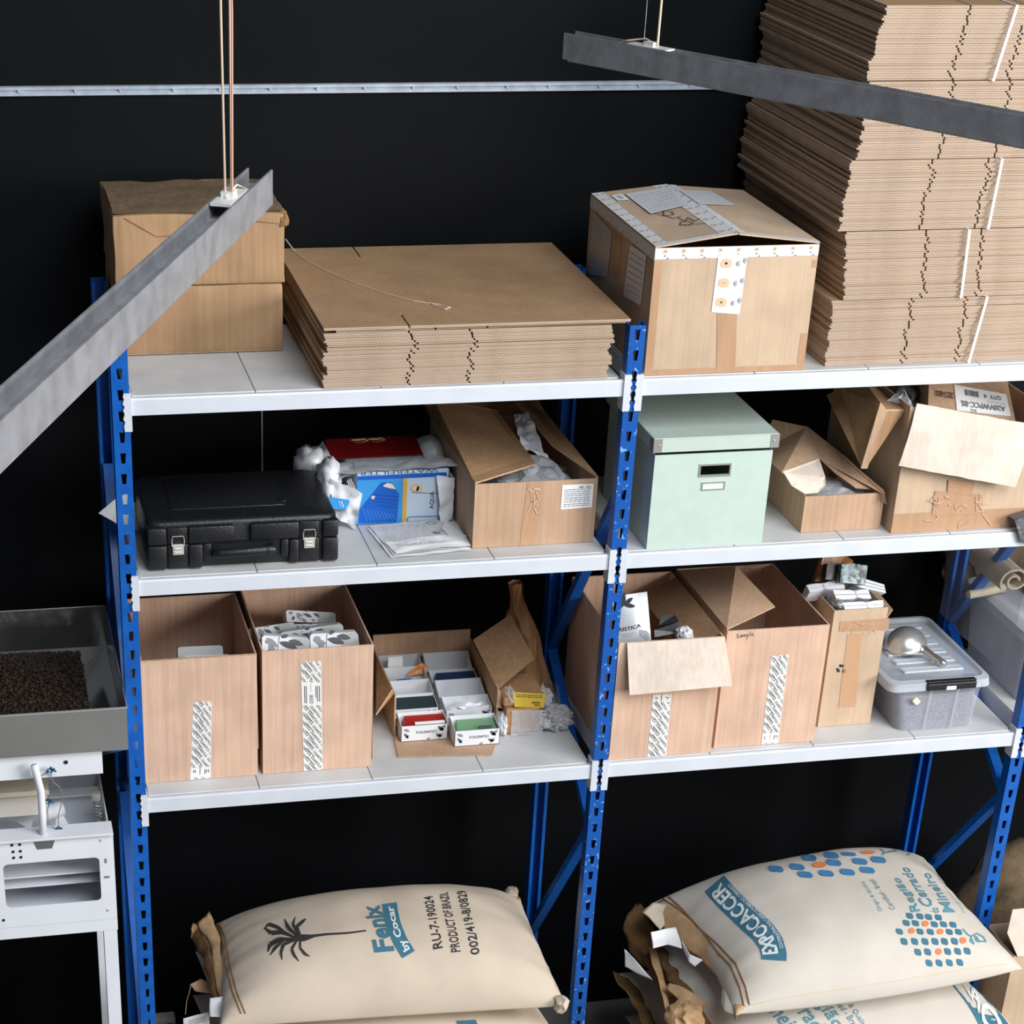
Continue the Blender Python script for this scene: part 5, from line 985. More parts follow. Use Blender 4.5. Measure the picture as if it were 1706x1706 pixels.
# left hem: folded edge, darker inside, stitched lines, tags
hz = lambda px,py,z=.70: QZ(px,py,z)
ribbon('sack_hem',[[hz(348,1518,.735),hz(366,1560,.72),hz(372,1620,.70),hz(388,1690,.68)],[hz(330,1538,.72),hz(352,1570,.71),hz(358,1620,.69),hz(372,1680,.67)],[hz(328,1541,.715),hz(349,1572,.70),hz(355,1622,.68),hz(370,1684,.66)]],M_hem,t,.006,2)
ribbon('sack_mouth',[[hz(332,1540,.71),hz(350,1580,.70),hz(357,1640,.68),hz(372,1690,.66)],[hz(320,1546,.69),hz(338,1590,.68),hz(352,1650,.67),hz(365,1698,.65)],[hz(318,1560,.67),hz(340,1600,.66),hz(352,1660,.65),hz(366,1704,.64)]],M_hemd,t,.008,5)
m = MB()
for o_ in (0,7): m.tube([sk.at(x,y,.0025) for x,y in dense([(356+o_*.8,1530),(368+o_,1562),(376+o_,1610),(388+o_,1655),(402+o_,1690)])],.0018,5)
m.build('stitching', M_seam, t)
m = MB(); m.lump(hz(325,1550,.69),(.014,.02,.02),.6,4,2,3); m.build('frayed_corner', M_hem, t)
ribbon('right_seam',[[sk.top(.985,.95),sk.top(.985,.75),sk.top(.985,.5),sk.top(.985,.25),sk.top(.985,.05)],[QZ(866,1492,.69),QZ(874,1520,.70),QZ(886,1562,.70),QZ(906,1605,.70),QZ(930,1650,.69)],[QZ(862,1500,.66),QZ(869,1528,.66),QZ(878,1568,.66),QZ(900,1612,.66),QZ(924,1660,.66)]],M_jute,t,.008,8,26,8)
for q,(cx,cy) in enumerate(((853,1490),(937,1672))): m = MB(); m.lump(QZ(cx,cy,.68),(.020,.026,.022),.5,3,2,q+4); m.build('sack_ear', M_jute, t)
tg = ribbon('white_tag',[[QZ(350,1663,.69),QZ(375,1660,.69)],[QZ(349,1680,.67),QZ(375,1676,.67)],[QZ(350,1694,.66),QZ(376,1695,.66)]],M_paper,t,.002,4,6,6,.0008)
m = MB(); f = quad4(QZ(351,1692,.678),QZ(374,1692,.678),QZ(374,1662,.698),QZ(351,1664,.698)); lines(m,f,[.2,.3,.4,.5,.6,.7],0,.04,4,.5,.95); m.build('tag_print', M_inkg, tg)
tg = ribbon('white_tag',[[QZ(306,1696,.60),QZ(328,1690,.60),QZ(348,1686,.60)],[QZ(304,1720,.56),QZ(328,1716,.56),QZ(350,1712,.56)]],M_paper,u_t,.003,6,8,5,.0008)
m = MB(); f = quad4(QZ(310,1712,.578),QZ(346,1704,.578),QZ(346,1690,.604),QZ(310,1699,.604)); lines(m,f,[.2,.4,.6,.8],0,.06,4,.1,.95); m.build('tag_print', M_inkg, tg)
ribbon('loose_corner',[[QZ(316,1642,.62),QZ(334,1632,.62),QZ(352,1640,.61)],[QZ(326,1652,.60),QZ(340,1654,.60),QZ(352,1656,.60)]],M_hem,u_t,.006,3,10,6)
m = MB(); m.tube([QZ(318,1642,.62),QZ(315,1655,.60),QZ(311,1668,.58),QZ(309,1690,.55)],.0012,5); m.build('loose_thread', M_hem, u_t)
# right pile
plain_sack('lowest sack of the right pile on its pallet',(1.50,.36,zl),(2.36,.36,zl),(2.38,-.26,zl),(1.50,-.28,zl),.085,.095,41)
s3,t3 = plain_sack('brown ended sack third down in the right pile',(1.46,.36,zl+.165),(2.36,.34,zl+.165),(2.38,-.26,zl+.165),(1.47,-.28,zl+.165),.085,.07,43)
ZL = zl+.335
A_,B__,C_,D__ = V(1.46,.30,ZL),V(2.36,.28,ZL),V(2.41,-.36,ZL),V(1.53,-.40,ZL)
s2 = Sack(A_,B__,C_,D__,.10,.076,45,p=2.8,q=.5); t2 = thing('coffee_sack','cream teal printed sack lying under the top one of the right pile','sack',tuple((A_+C_)/2-V(0,0,.085))); s2.mesh('sack_body',M_jute2,t2)
m = MB(); split_text(m,'Região',quv(s2,(1330,1652),(1386,1722),(1412,1712),(1356,1640)),.01,0); split_text(m,'Cerrado',quv(s2,(1298,1656),(1362,1740),(1388,1728),(1324,1645)),.01,0); split_text(m,'Mineiro',quv(s2,(1262,1668),(1322,1745),(1348,1735),(1288,1656)),.01,0)
split_text(m,'Origin & Quality',quv(s2,(1392,1653),(1436,1718),(1446,1712),(1402,1650)),.0,0); split_text(m,'Certified - Brazil',quv(s2,(1378,1655),(1424,1722),(1434,1716),(1388,1652)),.0,0); m.build('teal_lettering', M_tealt, t2)
m = MB(); fb = path_fn(s2,[(1588,1642),(1612,1668),(1628,1700),(1640,1735)],-52) if False else quv(s2,(1586,1640),(1640,1740),(1690,1722),(1645,1640),.002)
for i in range(8): m.face([fb(i/8,0),fb((i+1)/8,0),fb((i+1)/8,1),fb(i/8,1)])
bd = m.build('teal_badge', M_teal, t2); fc = quv(s2,(1596,1634),(1648,1738),(1680,1724),(1632,1634),.0032); m = MB(); split_text(m,'OCACCER',lambda x,y: fc(x*1.6,y) if x*1.6 < 1.02 else fc(1.02,y),.03,0) if False else split_text(m,'OCAC',fc,.03,0); m.build('badge_lettering', M_pale, bd)
ZE = .712
A_,B__,C_,D__ = QZ(1088,1504,ZE),QZ(1538,1428,ZE),QZ(1704,1614,ZE),QZ(1222,1690,ZE)
se = Sack(A_,B__,C_,D__,.166,.052,9,p=2.6,q=.52,pinch=.08,pv=-.08); te = thing('coffee_sack','cream coffee sack on top of the right pile with teal badge and leaf dots','sack',tuple((A_+C_)/2-V(0,0,.085)))
se.mesh('sack_body', M_jute2, te)
m = MB(); base = [(1310,1602),(1311,1588),(1303,1562),(1286,1538),(1262,1517),(1238,1494),(1222,1478),(1206,1459)]
fb = path_fn(se,base,42); 
for i in range(28):
    for j in range(3): m.face([fb(i/28,j/3),fb((i+1)/28,j/3),fb((i+1)/28,(j+1)/3),fb(i/28,(j+1)/3)])
bd = m.build('teal_badge', M_teal, te)
fb3 = path_fn(se,[(1297,1597),(1296,1584),(1288,1560),(1272,1538),(1249,1519),(1226,1498),(1210,1482),(1196,1466)],27,.0034); m = MB(); split_text(m,'EXPOCACCER',lambda x,y: fb3(.04+.92*x,y),.028,0,.025)
fb4 = path_fn(se,[(1307,1594),(1307,1586),(1299,1560),(1283,1537),(1259,1515),(1236,1494),(1220,1478),(1206,1464)],6,.0034); split_text(m,'COOPERATIVA DOS CAFEICULTORES DO CERRADO',lambda x,y: fb4(.08+.84*x,y),.01,0,.03); m.build('badge_lettering', M_pale, bd)
M3 = lambda x,y: (1450+x*.191, 1380+y*.191)
m = MB(); G = lambda *p: quv(se,*[M3(*a) for a in p])
split_text(m,'Região',G((462,722),(276,440),(186,432),(362,738)),.012,0,.08); split_text(m,'Cerrado',G((562,690),(334,345),(252,345),(452,690)),.012,0,.08); split_text(m,'Mineiro',G((742,738),(520,392),(444,402),(642,738)),.012,0,.08)
split_text(m,'do',G((604,728),(602,700),(512,700),(512,732)),.012,0,.2) if False else split_text(m,'do',G((606,742),(590,694),(520,700),(530,745)),.012,0,.2)
C7 = lambda x,y: (1000+x*.4138, 1380+y*.4138); G7 = lambda *p: quv(se,*[C7(*a) for a in p])
split_text(m,'Origin & Quality',G7((1142,334),(1064,214),(1050,218),(1122,336)),.0,0,.1); split_text(m,'Certified - Brazil',G7((1190,328),(1102,206),(1082,210),(1170,332)),.0,0,.1); split_text(m,'designation of origin',G7((1474,342),(1362,190),(1356,194),(1462,346)),.0,1,.1)
for pl in ([(805,880),(850,930),(880,945),(930,920),(985,950),(1010,992)],[(905,1015),(872,985),(880,950)],[(905,1010),(880,960)],[(925,945),(945,985),(1010,992)],[(905,930),(925,985),(960,995)]):
    for a,b_ in zip(pl,pl[1:]):
        (xa,ya),(xb,yb) = M3(*a),M3(*b_); dx,dy = xb-xa,yb-ya; l = math.hypot(dx,dy) or 1; nx,ny = -dy/l*1.2,dx/l*1.2; m.face([se.at(xa-nx,ya-ny),se.at(xb-nx,yb-ny),se.at(xb+nx,yb+ny),se.at(xa+nx,ya+ny)])
for pl in ([(1128,84),(1145,100),(1185,92),(1200,84)],[(1135,108),(1150,96)],[(1188,86),(1240,108),(1262,100)],[(1215,84),(1250,104)]):
    for a,b_ in zip(pl,pl[1:]):
        (xa,ya),(xb,yb) = C7(*a),C7(*b_); dx,dy = xb-xa,yb-ya; l = math.hypot(dx,dy) or 1; nx,ny = -dy/l*1.4,dx/l*1.4; m.face([se.at(xa-nx,ya-ny),se.at(xb-nx,yb-ny),se.at(xb+nx,yb+ny),se.at(xa+nx,ya+ny)])
m.build('teal_lettering', [M_tealt,M_inkl], te)
m = MB()
def leafdot(px,py,rx,ry,col,k):
    pts = []; 
    for ex,ey in ((0,0),(rx,0),(-rx,0),(0,ry),(0,-ry)):
        q_ = proj(se.at(px+ex,py+ey,.0))
        if abs(q_[0]-px-ex)+abs(q_[1]-py-ey) > 2.5: return
    for i in range(14):
        a = 2*math.pi*i/14; c,s_ = math.cos(a),math.sin(a); n = 4.0
        r = (abs(c)**n+abs(s_)**n)**(-1/n)
        if col != 1 and k: r *= 1+.22*max(0,math.cos(2*(a-math.pi*.25)))**3 - .16*max(0,math.cos(2*(a-math.pi*.75)))
        if col == 1: r = 1
        pts.append(se.at(px+c*r*rx,py+s_*r*ry,.002))
    m.face(pts,col)
rows = [((345,768),(435,772),(510,778),(595,782)),((315,830),(395,832),(480,835,1),(560,842),(640,842),(722,845)),((255,905),(360,898,1),(435,905),(525,908),(610,905,1),(690,908),(770,908)),((295,992),(388,992),(478,992),(565,992),(648,992),(735,990),(808,982,1)),((415,1085),(500,1083),(595,1080,1),(675,1080),(762,1078),(845,1075)),((512,1180),(600,1180),(690,1178),(780,1175))]
for ri,r in enumerate(rows):
    for d in r: x,y = M3(d[0],d[1]); leafdot(x,y,5.4,5.6 if ri > 2 else 4.8,1 if len(d) > 2 else 0,1)
for d in ((585,158),(675,140),(707,165),(757,128),(792,157),(840,120),(825,188),(882,148,1),(930,110),(910,183),(940,140),(1000,105),(995,178),(1045,135),(1078,98,1),(1075,170),(1120,128),): x,y = C7(d[0],d[1]); leafdot(x,y,12,5.2 if d[1] > 105 else 3.2,1 if len(d) > 2 else 2,1)
m.build('leaf_dots', [M_teal,M_orange,M_tealb], te)
m = MB(); m.tube([se.top(.04+.9*i/40,.012,.001) for i in range(41)],.0016,5); m.build('side_seam', mat('cream thread',(206,190,164),rough=.9), te)
hm = [(1100,1500),(1122,1520),(1150,1552),(1182,1580),(1212,1612),(1228,1650),(1236,1686)]
ribbon('sack_hem',[[se.at(x+6,y-3,.0) for x,y in hm],[QZ(x-10,y+6,.725) for x,y in hm],[QZ(x-30+i*3,y+14,.70) for i,(x,y) in enumerate(hm)]],M_hem,te,.005,4,30,8)
for o_ in (0,8): m = MB(); m.tube([se.at(x+5+o_*1.1,y-2-o_*.4,.0025) for x,y in dense(hm)],.0022,6); m.build('stitching', M_seam, te)
ribbon('hem_flap',[[QZ(1112,1506,.735),QZ(1086,1503,.735),QZ(1070,1520,.72)],[QZ(1124,1530,.72),QZ(1110,1535,.71),QZ(1100,1548,.70)]],M_jute,te,.004,7,10,8)
ribbon('hem_flap',[[QZ(1232,1690,.72),QZ(1206,1684,.71),QZ(1200,1670,.70)],[QZ(1224,1640,.73),QZ(1208,1636,.72),QZ(1204,1630,.71)]],M_jute2,te,.004,9,10,8)
tg = ribbon('white_tag',[[QZ(1084,1553,.73),QZ(1106,1548,.73),QZ(1126,1545,.73)],[QZ(1086,1566,.71),QZ(1110,1562,.71),QZ(1132,1564,.71)],[QZ(1088,1580,.70),QZ(1112,1574,.70),QZ(1136,1580,.70)]],M_paper,te,.002,3,14,8,.0008)
ribbon('white_tag',[[QZ(1135,1566,.73),QZ(1150,1590,.72),QZ(1172,1600,.71)],[QZ(1139,1582,.71),QZ(1148,1602,.70),QZ(1158,1610,.69)]],M_paper,te,.003,8,14,6,.0008)
# torn paper and the brown mouths of the sacks below
tag(ribbon('paper_scrap',[[QZ(1040,1582,.63),QZ(1044,1584,.63)],[QZ(1041,1610,.58),QZ(1066,1608,.60)],[QZ(1062,1622,.57),QZ(1088,1634,.57)]],M_paper,None,.003,8,8,8,.0008),'white triangular paper scrap by the dark mouths of the right sacks','paper')
ribbon('sack_mouth',[[V(1.47,.28,ZL+.02),V(1.49,.1,ZL+.03),V(1.51,-.15,ZL+.03),V(1.53,-.38,ZL+.02)],[QZ(1062,1500,.64),QZ(1094,1560,.62),QZ(1130,1620,.60),QZ(1190,1690,.58)],[QZ(1034,1546,.60),QZ(1070,1590,.58),QZ(1100,1640,.56),QZ(1150,1700,.54)],[QZ(1050,1580,.56),QZ(1075,1610,.54),QZ(1100,1660,.52),QZ(1130,1720,.50)]],M_hemd,t2,.016,4,30,18)
ribbon('sack_hem',[[QZ(1080,1580,.62),QZ(1092,1620,.60),QZ(1104,1660,.58),QZ(1116,1710,.56)],[QZ(1092,1578,.61),QZ(1104,1620,.59),QZ(1112,1660,.57),QZ(1122,1710,.55)]],M_hem,t2,.004,6,20,4)
ribbon('sack_hem',[[QZ(1118,1636,.62),QZ(1150,1650,.62),QZ(1190,1680,.60),QZ(1200,1715,.58)],[QZ(1110,1648,.60),QZ(1138,1672,.59),QZ(1170,1700,.57),QZ(1176,1725,.56)]],M_hem,t2,.008,16,20,6)
ribbon('sack_mouth',[[V(1.48,.25,zl+.19),V(1.48,.0,zl+.20),V(1.49,-.26,zl+.19)],[QZ(1018,1612,.50),QZ(1050,1670,.46),QZ(1085,1722,.44)],[QZ(1050,1640,.42),QZ(1080,1700,.40),QZ(1105,1740,.38)]],M_hemd,t3,.016,14,26,14)
m = MB(); m.lump(QZ(1140,1695,.60),(.05,.06,.035),.4,3,3,14); m.build('sack_ear', M_hem, t3)
# ================================================================== things seen beyond the right post
bx0,bx1,by0,by1 = 2.500,3.02,.145,.545; zb_ = ZS3; zt = 1.550
M_frost = mat('frosted plastic bin', (196,198,206), rough=.4, alpha=.82, vary=.10, scale=12)
t = thing('storage_bin','large frosted plastic bin at the right edge, on the next shelf','bin',((bx0+bx1)/2,(by0+by1)/2,zb_))
m = MB(); rfrust(m,(bx0+.02,bx1-.02,by0+.01,by1-.01),(bx0,bx1,by0,by1),zb_+.001,zt,.04); m.build('bin_body', M_frost, t, smooth=True)
m = MB(); rfrust(m,(bx0-.006,bx1+.006,by0-.008,by1+.008),(bx0-.010,bx1+.010,by0-.012,by1+.012),zt-.03,zt,.045,cap0=False); rfrust(m,(bx0-.010,bx1+.010,by0-.012,by1+.012),(bx0+.01,bx1-.01,by0+.01,by1-.01),zt,zt+.012,.045,cap0=False,cap1=True); m.build('bin_lid', mat('frosted lid',(206,208,216),rough=.35,alpha=.86), t, smooth=True)
M_sackg = mat('grey brown jute', (150,134,112), rough=.95, vary=.25, scale=26, bump=.5, bscale=160, spec=.1); M_sackd = mat('dark brown jute', (118,100,78), rough=.95, vary=.3, scale=30, bump=.5, bscale=160, spec=.1)
m = MB(); m.grid(lambda u,v: V(2.60+.44*u, .20+.32*v, zt+.018+.10*math.sin(math.pi*min(1,max(0,v)))**.6*math.sin(math.pi*(.12+.86*u))**.6+.016*noise.noise(V(u*5,v*5,3))), 24, 20); m.grid(lambda u,v: V(2.60+.44*u,.20+.32*v,zt+.0135), 2, 2); tag(m.build('jute_sack', M_sackg, smooth='all'),'folded grey brown jute sack lying on the large frosted bin','sack')
r0 = QY(1620,985,.34); m = MB(); pth = []
for i in range(40):
    a = i/39*2*math.pi*1.6; r = .012+.030*i/39; pth.append(V(r*math.cos(a)*1.15, 0, r*math.sin(a)))
O_ = QY(1692,968,.22); m.grid(lambda u,v: O_+pth[min(39,int(u*39))]+V(.0,.20*v,0), 39, 2); o = m.build('rolled_sack', mat('pale rolled jute',(182,166,144),rough=.95,vary=.15,scale=40)); so = o.modifiers.new('s','SOLIDIFY'); so.thickness = .006; tag(o,'pale jute cloth rolled up on top of the large frosted bin','sack')
m = MB(); a, b_ = QY(1613,991,.38),QY(1672,980,.40); m.tube([a,a+(b_-a)*.5,b_],[.0125,.013,.013],12,cap=False); m.tube([a+V(.002,0,0),b_],[.009,.009],12,cap=True); o = m.build('paper_tube', mat('cream tube',(196,184,158),rough=.7)); tag(o,'short cream paper tube poking out left of the jute sack','tube')
m = MB(); m.lump((2.62,.66,1.60),(.14,.07,.20),.3,2.5,4,7); tag(m.build('jute_sack', M_sackd),'dark jute sack bundled behind the frosted bin by the right rear post','sack')
# clear film hanging inside the right end frame, grey sheet over the beam end
m = MB(); m.grid(lambda u,v: V(2.400+.008*noise.noise(V(u*4,v*3,2))+.006*math.sin(u*9),.06+.44*u,1.47+.40*v+.02*noise.noise(V(u*3,1,1))*(1-v)), 24, 12); tag(m.build('hanging_film', mat('hazy clear film',(190,192,196),rough=.3,alpha=.28,bump=.3,bscale=16)),'hazy clear film hanging inside the right end frame above the tub','wrap')
m = MB(); g0 = [QY(1690,866,-.012),QY(1740,850,-.012),QY(1760,906,-.014),QY(1702,905,-.014)]; f = quad4(g0[3],g0[2],g0[1],g0[0]); m.grid(lambda u,v: f(u,v)+V(0,-.006*abs(noise.noise(V(u*4,v*4,1))),0), 10, 10); m.grid(lambda u,v: f(u,1)+V(0,.036*v,-.002*v), 10, 3); tag(m.build('grey_sheet', mat('grey sheet',(92,94,98),rough=.5,vary=.15,scale=20)),'grey plastic sheet draped over the right end of the middle shelf beam','sheet')
# carton and jute sacks on the floor at the right
def jute_floor(label, c, r, seed, mt, word=None):
    t = thing('jute_sack',label,'sack',(c[0],c[1],0)); m = MB(); m.lump(c,r,.16,2.4,4,seed,flat=.002); m.build('sack_body', mt, t, smooth='all')
    if word:
        tree = BVHTree.FromPolygons(m.v, m.f); vs, fs = text2d(word[0],.02); (a0,b0),(a1,b1),(a2,b2),(a3,b3) = word[1]; m = MB(); pts = []
        for x,y in vs:
            px = (a0*(1-x)+a1*x)*(1-y)+(a3*(1-x)+a2*x)*y; py = (b0*(1-x)+b1*x)*(1-y)+(b3*(1-x)+b2*x)*y; d = ray(px,py).normalized(); h = tree.ray_cast(CAM,d)[0]
            pts.append(h-d*.004 if h else None)
        if all(pts): m.add(pts,fs); m.build('sack_print', M_black, t)
    return t
jute_floor('dark jute sack with black print standing behind the right post on the floor',(2.77,.34,.36),(.225,.20,.36),5,M_sackd,('UTI',((1628,1462),(1606,1424),(1626,1416),(1646,1450))))
jute_floor('paler jute sack slumped in front of the dark one at the right',(2.80,.13,.28),(.24,.07,.33),8,M_sackg)
x0 = 2.475; zc = QY(1656,1512,-.05).z
t = thing('carton','brown carton standing on the floor at the bottom right corner','carton',(x0+.25,.05,0))
m = MB(); zb2 = zc-.13; m.box(x0+.02,x0+.5,-.12,-.116,0,zb2); m.box(x0+.02,x0+.5,.05,.054,0,zb2); m.box(x0+.02,x0+.024,-.116,.05,0,zb2); m.box(x0+.496,x0+.5,-.116,.05,0,zb2); m.box(x0+.024,x0+.496,-.116,.05,0,.004); m.build('carton_body', K6, t)
m = MB(); m.sheet([V(x0+.03,-.1215,zb2),V(x0+.5,-.1215,zb2),V(x0+.5,-.06,zb2+.125),V(x0+.02,-.06,zb2+.125),V(x0+.0,-.09,zb2+.064)],.004,0,1); m.build('front_flap',[K4,M_edge],t)
m = MB(); p0 = QY(272,1692,YW-.004); m.rbox(p0.x-.045,p0.x+.035,YW-.040,YW-.001,p0.z-.055,p0.z+.012,.004,2); t = m.build('power_outlet', mat('off white outlet',(206,204,198),rough=.4)); tag(t,'white power outlet low on the black wall behind the left rack post','outlet')
for dx in (-.022,.016): m = MB(); m.lathe([(.019,-.001),(.019,-.003),(.015,-.003),(.014,.004),(.0,.004)],(p0.x+dx,YW-.040,p0.z-.022),(0,1,0),20); m.build('socket', M_inkg, t)
# ================================================================== packing machine at the left edge
M_mw = mat('white machine paint', (226,228,234), rough=.38, vary=.05, scale=12); M_mg = mat('machine grey', (150,152,156), rough=.4, metal=.5)
t = thing('weighing_machine','white steel weighing machine with a polished hopper, at the left edge','machine',(-.45,.15,0))
def frame_plate(x0,x1,y,z0,z1,ox0,ox1,oz0,oz1,r=.012,th=.003):
    m = MB()
    def rr(a,b,c,d,rad,n=4):
        p = []
        for cx,cz,s in ((b-rad,d-rad,0),(a+rad,d-rad,90),(a+rad,c+rad,180),(b-rad,c+rad,270)):
            for i in range(n+1): an = R2(s+90*i/n); p.append((cx+rad*math.cos(an),cz+rad*math.sin(an)))
        return p
    o = rr(x0,x1,z0,z1,.004); i_ = rr(ox0,ox1,oz0,oz1,r); k = len(o)
    for yy_ in (y,y+th): m.add([(p[0],yy_,p[1]) for p in o+i_],[[j,(j+1)%k,k+(j+1)%k,k+j] for j in range(k)])
    m.add([(p[0],yy_,p[1]) for yy_ in (y,y+th) for p in o],[[j,(j+1)%k,k+(j+1)%k,k+j] for j in range(k)]); m.add([(p[0],yy_,p[1]) for yy_ in (y,y+th) for p in i_],[[j,(j+1)%k,k+(j+1)%k,k+j] for j in range(k)])
    return m
YM = -.12; q = lambda x,y: QY(x,y,YM)
x1m = q(188,1385).x; zt_ = q(186,1384).z; zb_m = q(195,1530).z; ox1 = q(167,1460).x; oz1 = q(165,1428).z; oz0 = q(168,1500).z; ox0 = q(8,1480).x
m = frame_plate(-.86,x1m,YM,zb_m,zt_,ox0,ox1,oz0,oz1); m.box(-.86,x1m,YM+.003,YM+.05,zt_-.003,zt_); m.box(x1m-.003,x1m,YM+.003,YM+.05,zb_m,zt_-.003); m.box(-.86,x1m,YM-.012,YM,zt_-.006,zt_); m.build('front_plate', M_mw, t)
m = MB(); m.box(-.86,x1m-.002,.30,.303,zb_m,zt_-.02); m.box(-.86,x1m-.01,YM+.06,.30,oz0+.02,oz0+.024); m.box(-.86,x1m-.01,YM+.05,.30,oz0+.055,oz0+.059); m.box(x1m-.006,x1m-.003,YM+.055,.30,zb_m,zt_-.04); m.build('inner_tray', M_mw, t)
m = MB(); m.box(-.86,x1m,YM,.303,zb_m-.034,zb_m-.001); m.build('base_rail', M_mw, t)
for (a,b_) in ((x1m-.036,YM+.001),(x1m-.034,.268)): m = MB(); m.box(a,a+.034,b_,b_+.034,0,zb_m-.035); m.build('leg', M_mw, t)
m = MB(); m.box(-.86,x1m-.036,.28,.30,.30,.33); m.build('lower_rail', M_mw, t)
for (px,py) in ((168,1400),(20,1408),(33,1407),(22,1419),(34,1418),(23,1429),(35,1428),(6,1533),(180,1516)): m = MB(); c = q(px,py); m.lathe([(.0,-.002),(.0035,-.0015),(.004,0)],(c.x,YM-.0002,c.z),(0,1,0),10); m.build('screw', M_dark if px < 100 else M_chrome, t)
for (px,py,w,h) in ((176,1434,.006,.014),(178,1461,.014,.007)): m = MB(); c = q(px,py); m.rbox(c.x-w/2,c.x+w/2,YM-.0008,YM+.001,c.z-h/2,c.z+h/2,.0005,1); m.build('slot', M_mg, t)
c = q(74,1407); m = MB(); m.sheet([(c.x-.026,YM-.0006,c.z+.010),(c.x+.026,YM-.0006,c.z+.010),(c.x+.018,YM-.0006,c.z-.012),(c.x-.018,YM-.0006,c.z-.012)],-.0006); m.build('guide_notch', mat('dull steel',(140,140,140),rough=.4,metal=.7), t)
# rear upright plate, spring, tube, wires
m = MB(); a = QY(100,1318,.22); b_ = QY(170,1310,.22); cz = QY(175,1378,.22).z; m.box(-.80,b_.x,.22,.223,cz-.02,b_.z); m.box(-.80,b_.x,.18,.22,b_.z-.003,b_.z); m.box(b_.x-.003,b_.x,.12,.22,cz-.02,b_.z); m.build('rear_plate', M_mw, t)
sp = QY(160,1325,.10); sp2 = QY(170,1368,.10); m = MB(); path = [sp+(sp2-sp)*(i/80)+V(.010*math.cos(i*.62),.010*math.sin(i*.62),0) for i in range(81)]; m.tube(path,.0022,6); s_ = m.build('spring', mat('spring steel',(206,206,206),rough=.3,metal=.7), t)
m = MB(); m.lathe([(.0,.012),(.012,.010),(.013,0),(.012,-.012)],sp,(0,0,1),14); m.lathe([(.012,.008),(.013,0),(.010,-.012)],sp2,(0,0,1),14); m.build('spring_cap', M_chrome, s_)
m = MB(); m.tube([QY(57,1275,-.10),QY(62,1295,-.10),QY(68,1318,-.10),QY(70,1350,-.105),QY(72,1394,-.11)],.0095,12); m.build('white_tube', M_mw, t, smooth='all')
m = MB(); m.tube([QY(84,1285,-.08),QY(88,1303,-.08),QY(98,1310,-.08),QY(104,1320,-.08),QY(102,1340,-.08),QY(97,1358,-.08),QY(98,1380,-.09)],.0012,6); m.tube([QY(80,1288,-.08),QY(60,1296,-.08),QY(44,1302,-.08),QY(42,1306,-.08)],.0012,6); m.tube([QY(82,1340,-.08),QY(79,1350,-.08),QY(80,1366,-.08),QY(92,1382,-.09)],.0012,6); m.build('wire', mat('grey wire',(120,122,126),rough=.5), t)
for (px,py) in ((85,1284),(98,1383),(80,1336)):
    m = MB(); c = QY(px,py,-.09); m.tube([c+V(-.012,0,-.004),c+V(-.005,0,.003),c+V(0,0,0),c+V(.006,0,.003),c+V(.012,0,-.004)],[.002,.005,.004,.005,.002],8); m.tube([c+V(0,0,-.005),c+V(0,0,.010)],.003,8); m.build('wing_nut', mat('blue zinc',(70,110,140),rough=.3,metal=.8), t)
m = MB(); m.box(-.86,QY(82,1325,-.02).x,-.02,.10,QY(0,1330,-.02).z,QY(0,1322,-.02).z); m.build('motor_cover', mat('beige cover',(190,178,160),rough=.5), t)
m = MB(); m.box(-.86,QY(80,1348,.02).x,.02,.14,QY(0,1362,.02).z,QY(0,1331,.02).z); m.build('motor_box', mat('pale beige',(206,200,190),rough=.5), t)
m = MB(); m.sheet([QY(18,1362,.10),QY(56,1358,.10),QY(52,1384,.08)],.003); m.build('chute', M_mw, t); m = MB(); m.sheet([QY(95,1340,.10),QY(118,1380,.08),QY(92,1382,.08)],.003); m.build('chute', M_mw, t)
m = MB(); c = QY(86,1352,.05); m.lathe([(.0,-.03),(.020,-.03),(.020,.03),(.0,.03)],c,(1,.3,.1),18); m.build('feed_cylinder', mat('clear cylinder',(220,224,228),rough=.2,alpha=.6), t)
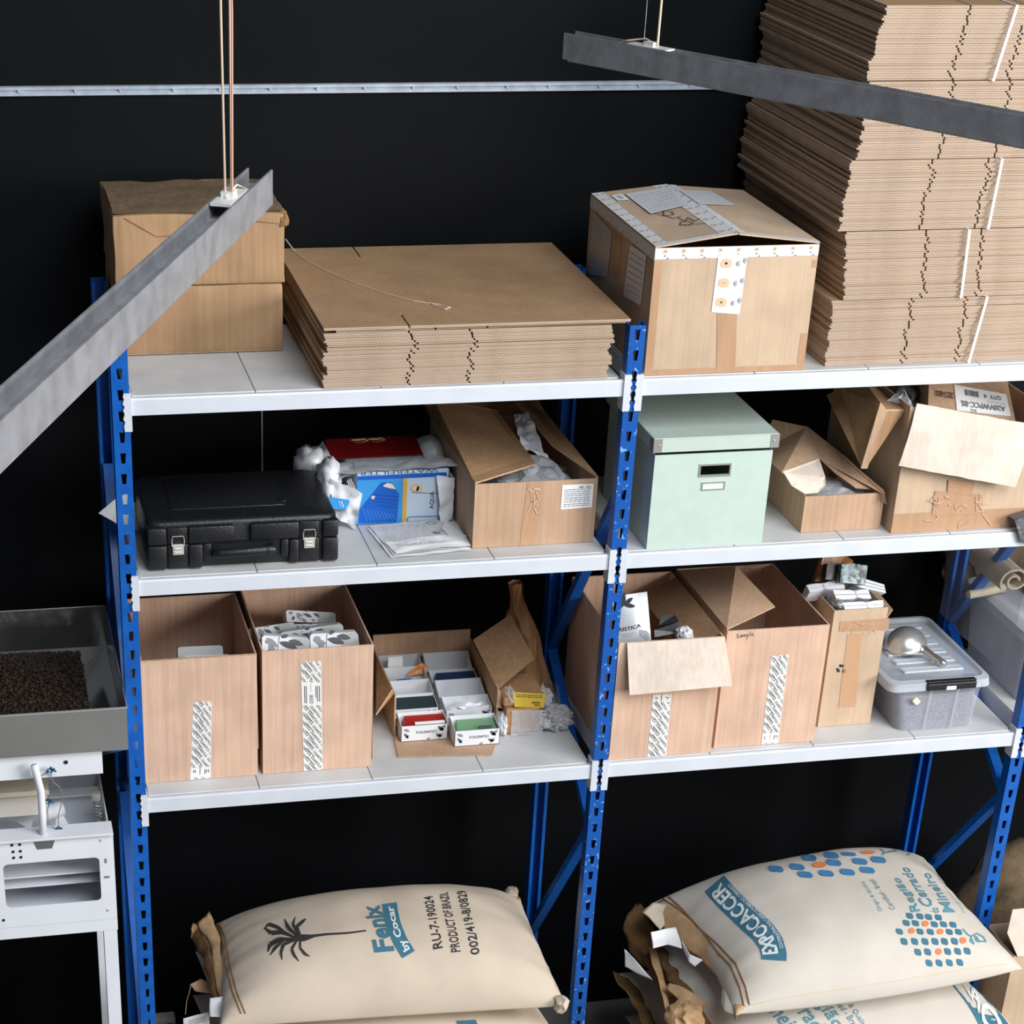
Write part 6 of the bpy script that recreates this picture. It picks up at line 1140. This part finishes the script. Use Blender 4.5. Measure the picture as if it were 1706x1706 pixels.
# hopper
hx1,hy0,hz = -.026,-.092,1.634; hx0 = -.82; hy1 = .520; hz0 = 1.517
m = MB(); th = .0016
m.box(hx0,hx1,hy0,hy0+th,hz0,hz); m.box(hx1-th,hx1,hy0+th,hy1,hz0,hz); m.box(hx0,hx1-th,hy1-th,hy1,hz0,hz); m.box(hx0,hx0+th,hy0+th,hy1-th,hz0,hz)
mx,my = (hx0+hx1)/2,(hy0+hy1)/2; bz = 1.36; e = .10
m.add([(hx0,hy0,hz0),(hx1,hy0,hz0),(hx1,hy1,hz0),(hx0,hy1,hz0),(mx-e,my-e,bz),(mx+e,my-e,bz),(mx+e,my+e,bz),(mx-e,my+e,bz)],[(0,1,5,4),(1,2,6,5),(2,3,7,6),(3,0,4,7)])
m.add([(hx0+.002,hy0+.002,hz0+.001),(hx1-.002,hy0+.002,hz0+.001),(hx1-.002,hy1-.002,hz0+.001),(hx0+.002,hy1-.002,hz0+.001),(mx-e,my-e,bz+.003),(mx+e,my-e,bz+.003),(mx+e,my+e,bz+.003),(mx-e,my+e,bz+.003)],[(0,1,5,4),(1,2,6,5),(2,3,7,6),(3,0,4,7)])
m.build('hopper', M_steel, t)
m = MB(); m.box(hx0,hx1+.001,hy0-.003,hy0,hz-.004,hz+.0012); m.box(hx1-.0005,hx1+.0025,hy0,hy1,hz-.004,hz+.0012); m.box(hx0,hx1,hy1,hy1+.002,hz-.004,hz+.0012); m.build('hopper_rim', mat('bright steel edge',(226,226,222),rough=.25,metal=.8), t)
m = MB(); m.box(-.82,QY(170,1258,-.07).x,-.075,-.072,QY(100,1292,-.07).z,hz0-.004); m.build('hopper_bracket', M_mw, t)
m = MB(); c = QY(110,1270,-.077); m.lathe([(.0,-.001),(.005,-.001),(.005,.001)],c,(0,1,0),10); m.build('bracket_hole', M_dark, t)
rn = random.Random(12)
m = MB(); m.grid(lambda u,v: V(hx0+.02+(hx1-hx0-.10)*u, hy0+.01+(hy1-hy0-.10)*v, 1.525+.06*math.sin(math.pi*min(1,.25+.7*(1-u)))*math.sin(math.pi*(.1+.75*v))+.004*noise.noise(V(u*60,v*50,1))), 90, 60)
bean = [(math.cos(a)*.006,math.sin(a)*.0042) for a in [i*math.pi/3 for i in range(6)]]
for i in range(2600):
    u,v = .45+.55*rn.random(),rn.random(); p = V(hx0+.02+(hx1-hx0-.10)*u, hy0+.01+(hy1-hy0-.10)*v, 1.5275+.06*math.sin(math.pi*min(1,.25+.7*(1-u)))*math.sin(math.pi*(.1+.75*v))); an = rn.uniform(0,6.28); ca,sa = math.cos(an),math.sin(an); tl = rn.uniform(-.002,.002)
    pts = [p+V(b0*ca-b1*sa,b0*sa+b1*ca,tl*b0/.006) for b0,b1 in bean]; k = len(m.v); m.v += pts+[p+V(0,0,.0032)]; 
    for j in range(6): m.f.append([k+j,k+(j+1)%6,k+6]); m.m.append(0)
o = m.build('coffee_beans', mat('dark roasted beans',(44,30,20),rough=.5,vary=.35,scale=120)); tag(o,'dark roasted coffee beans heaped in the polished steel hopper','coffee beans',None,'stuff')
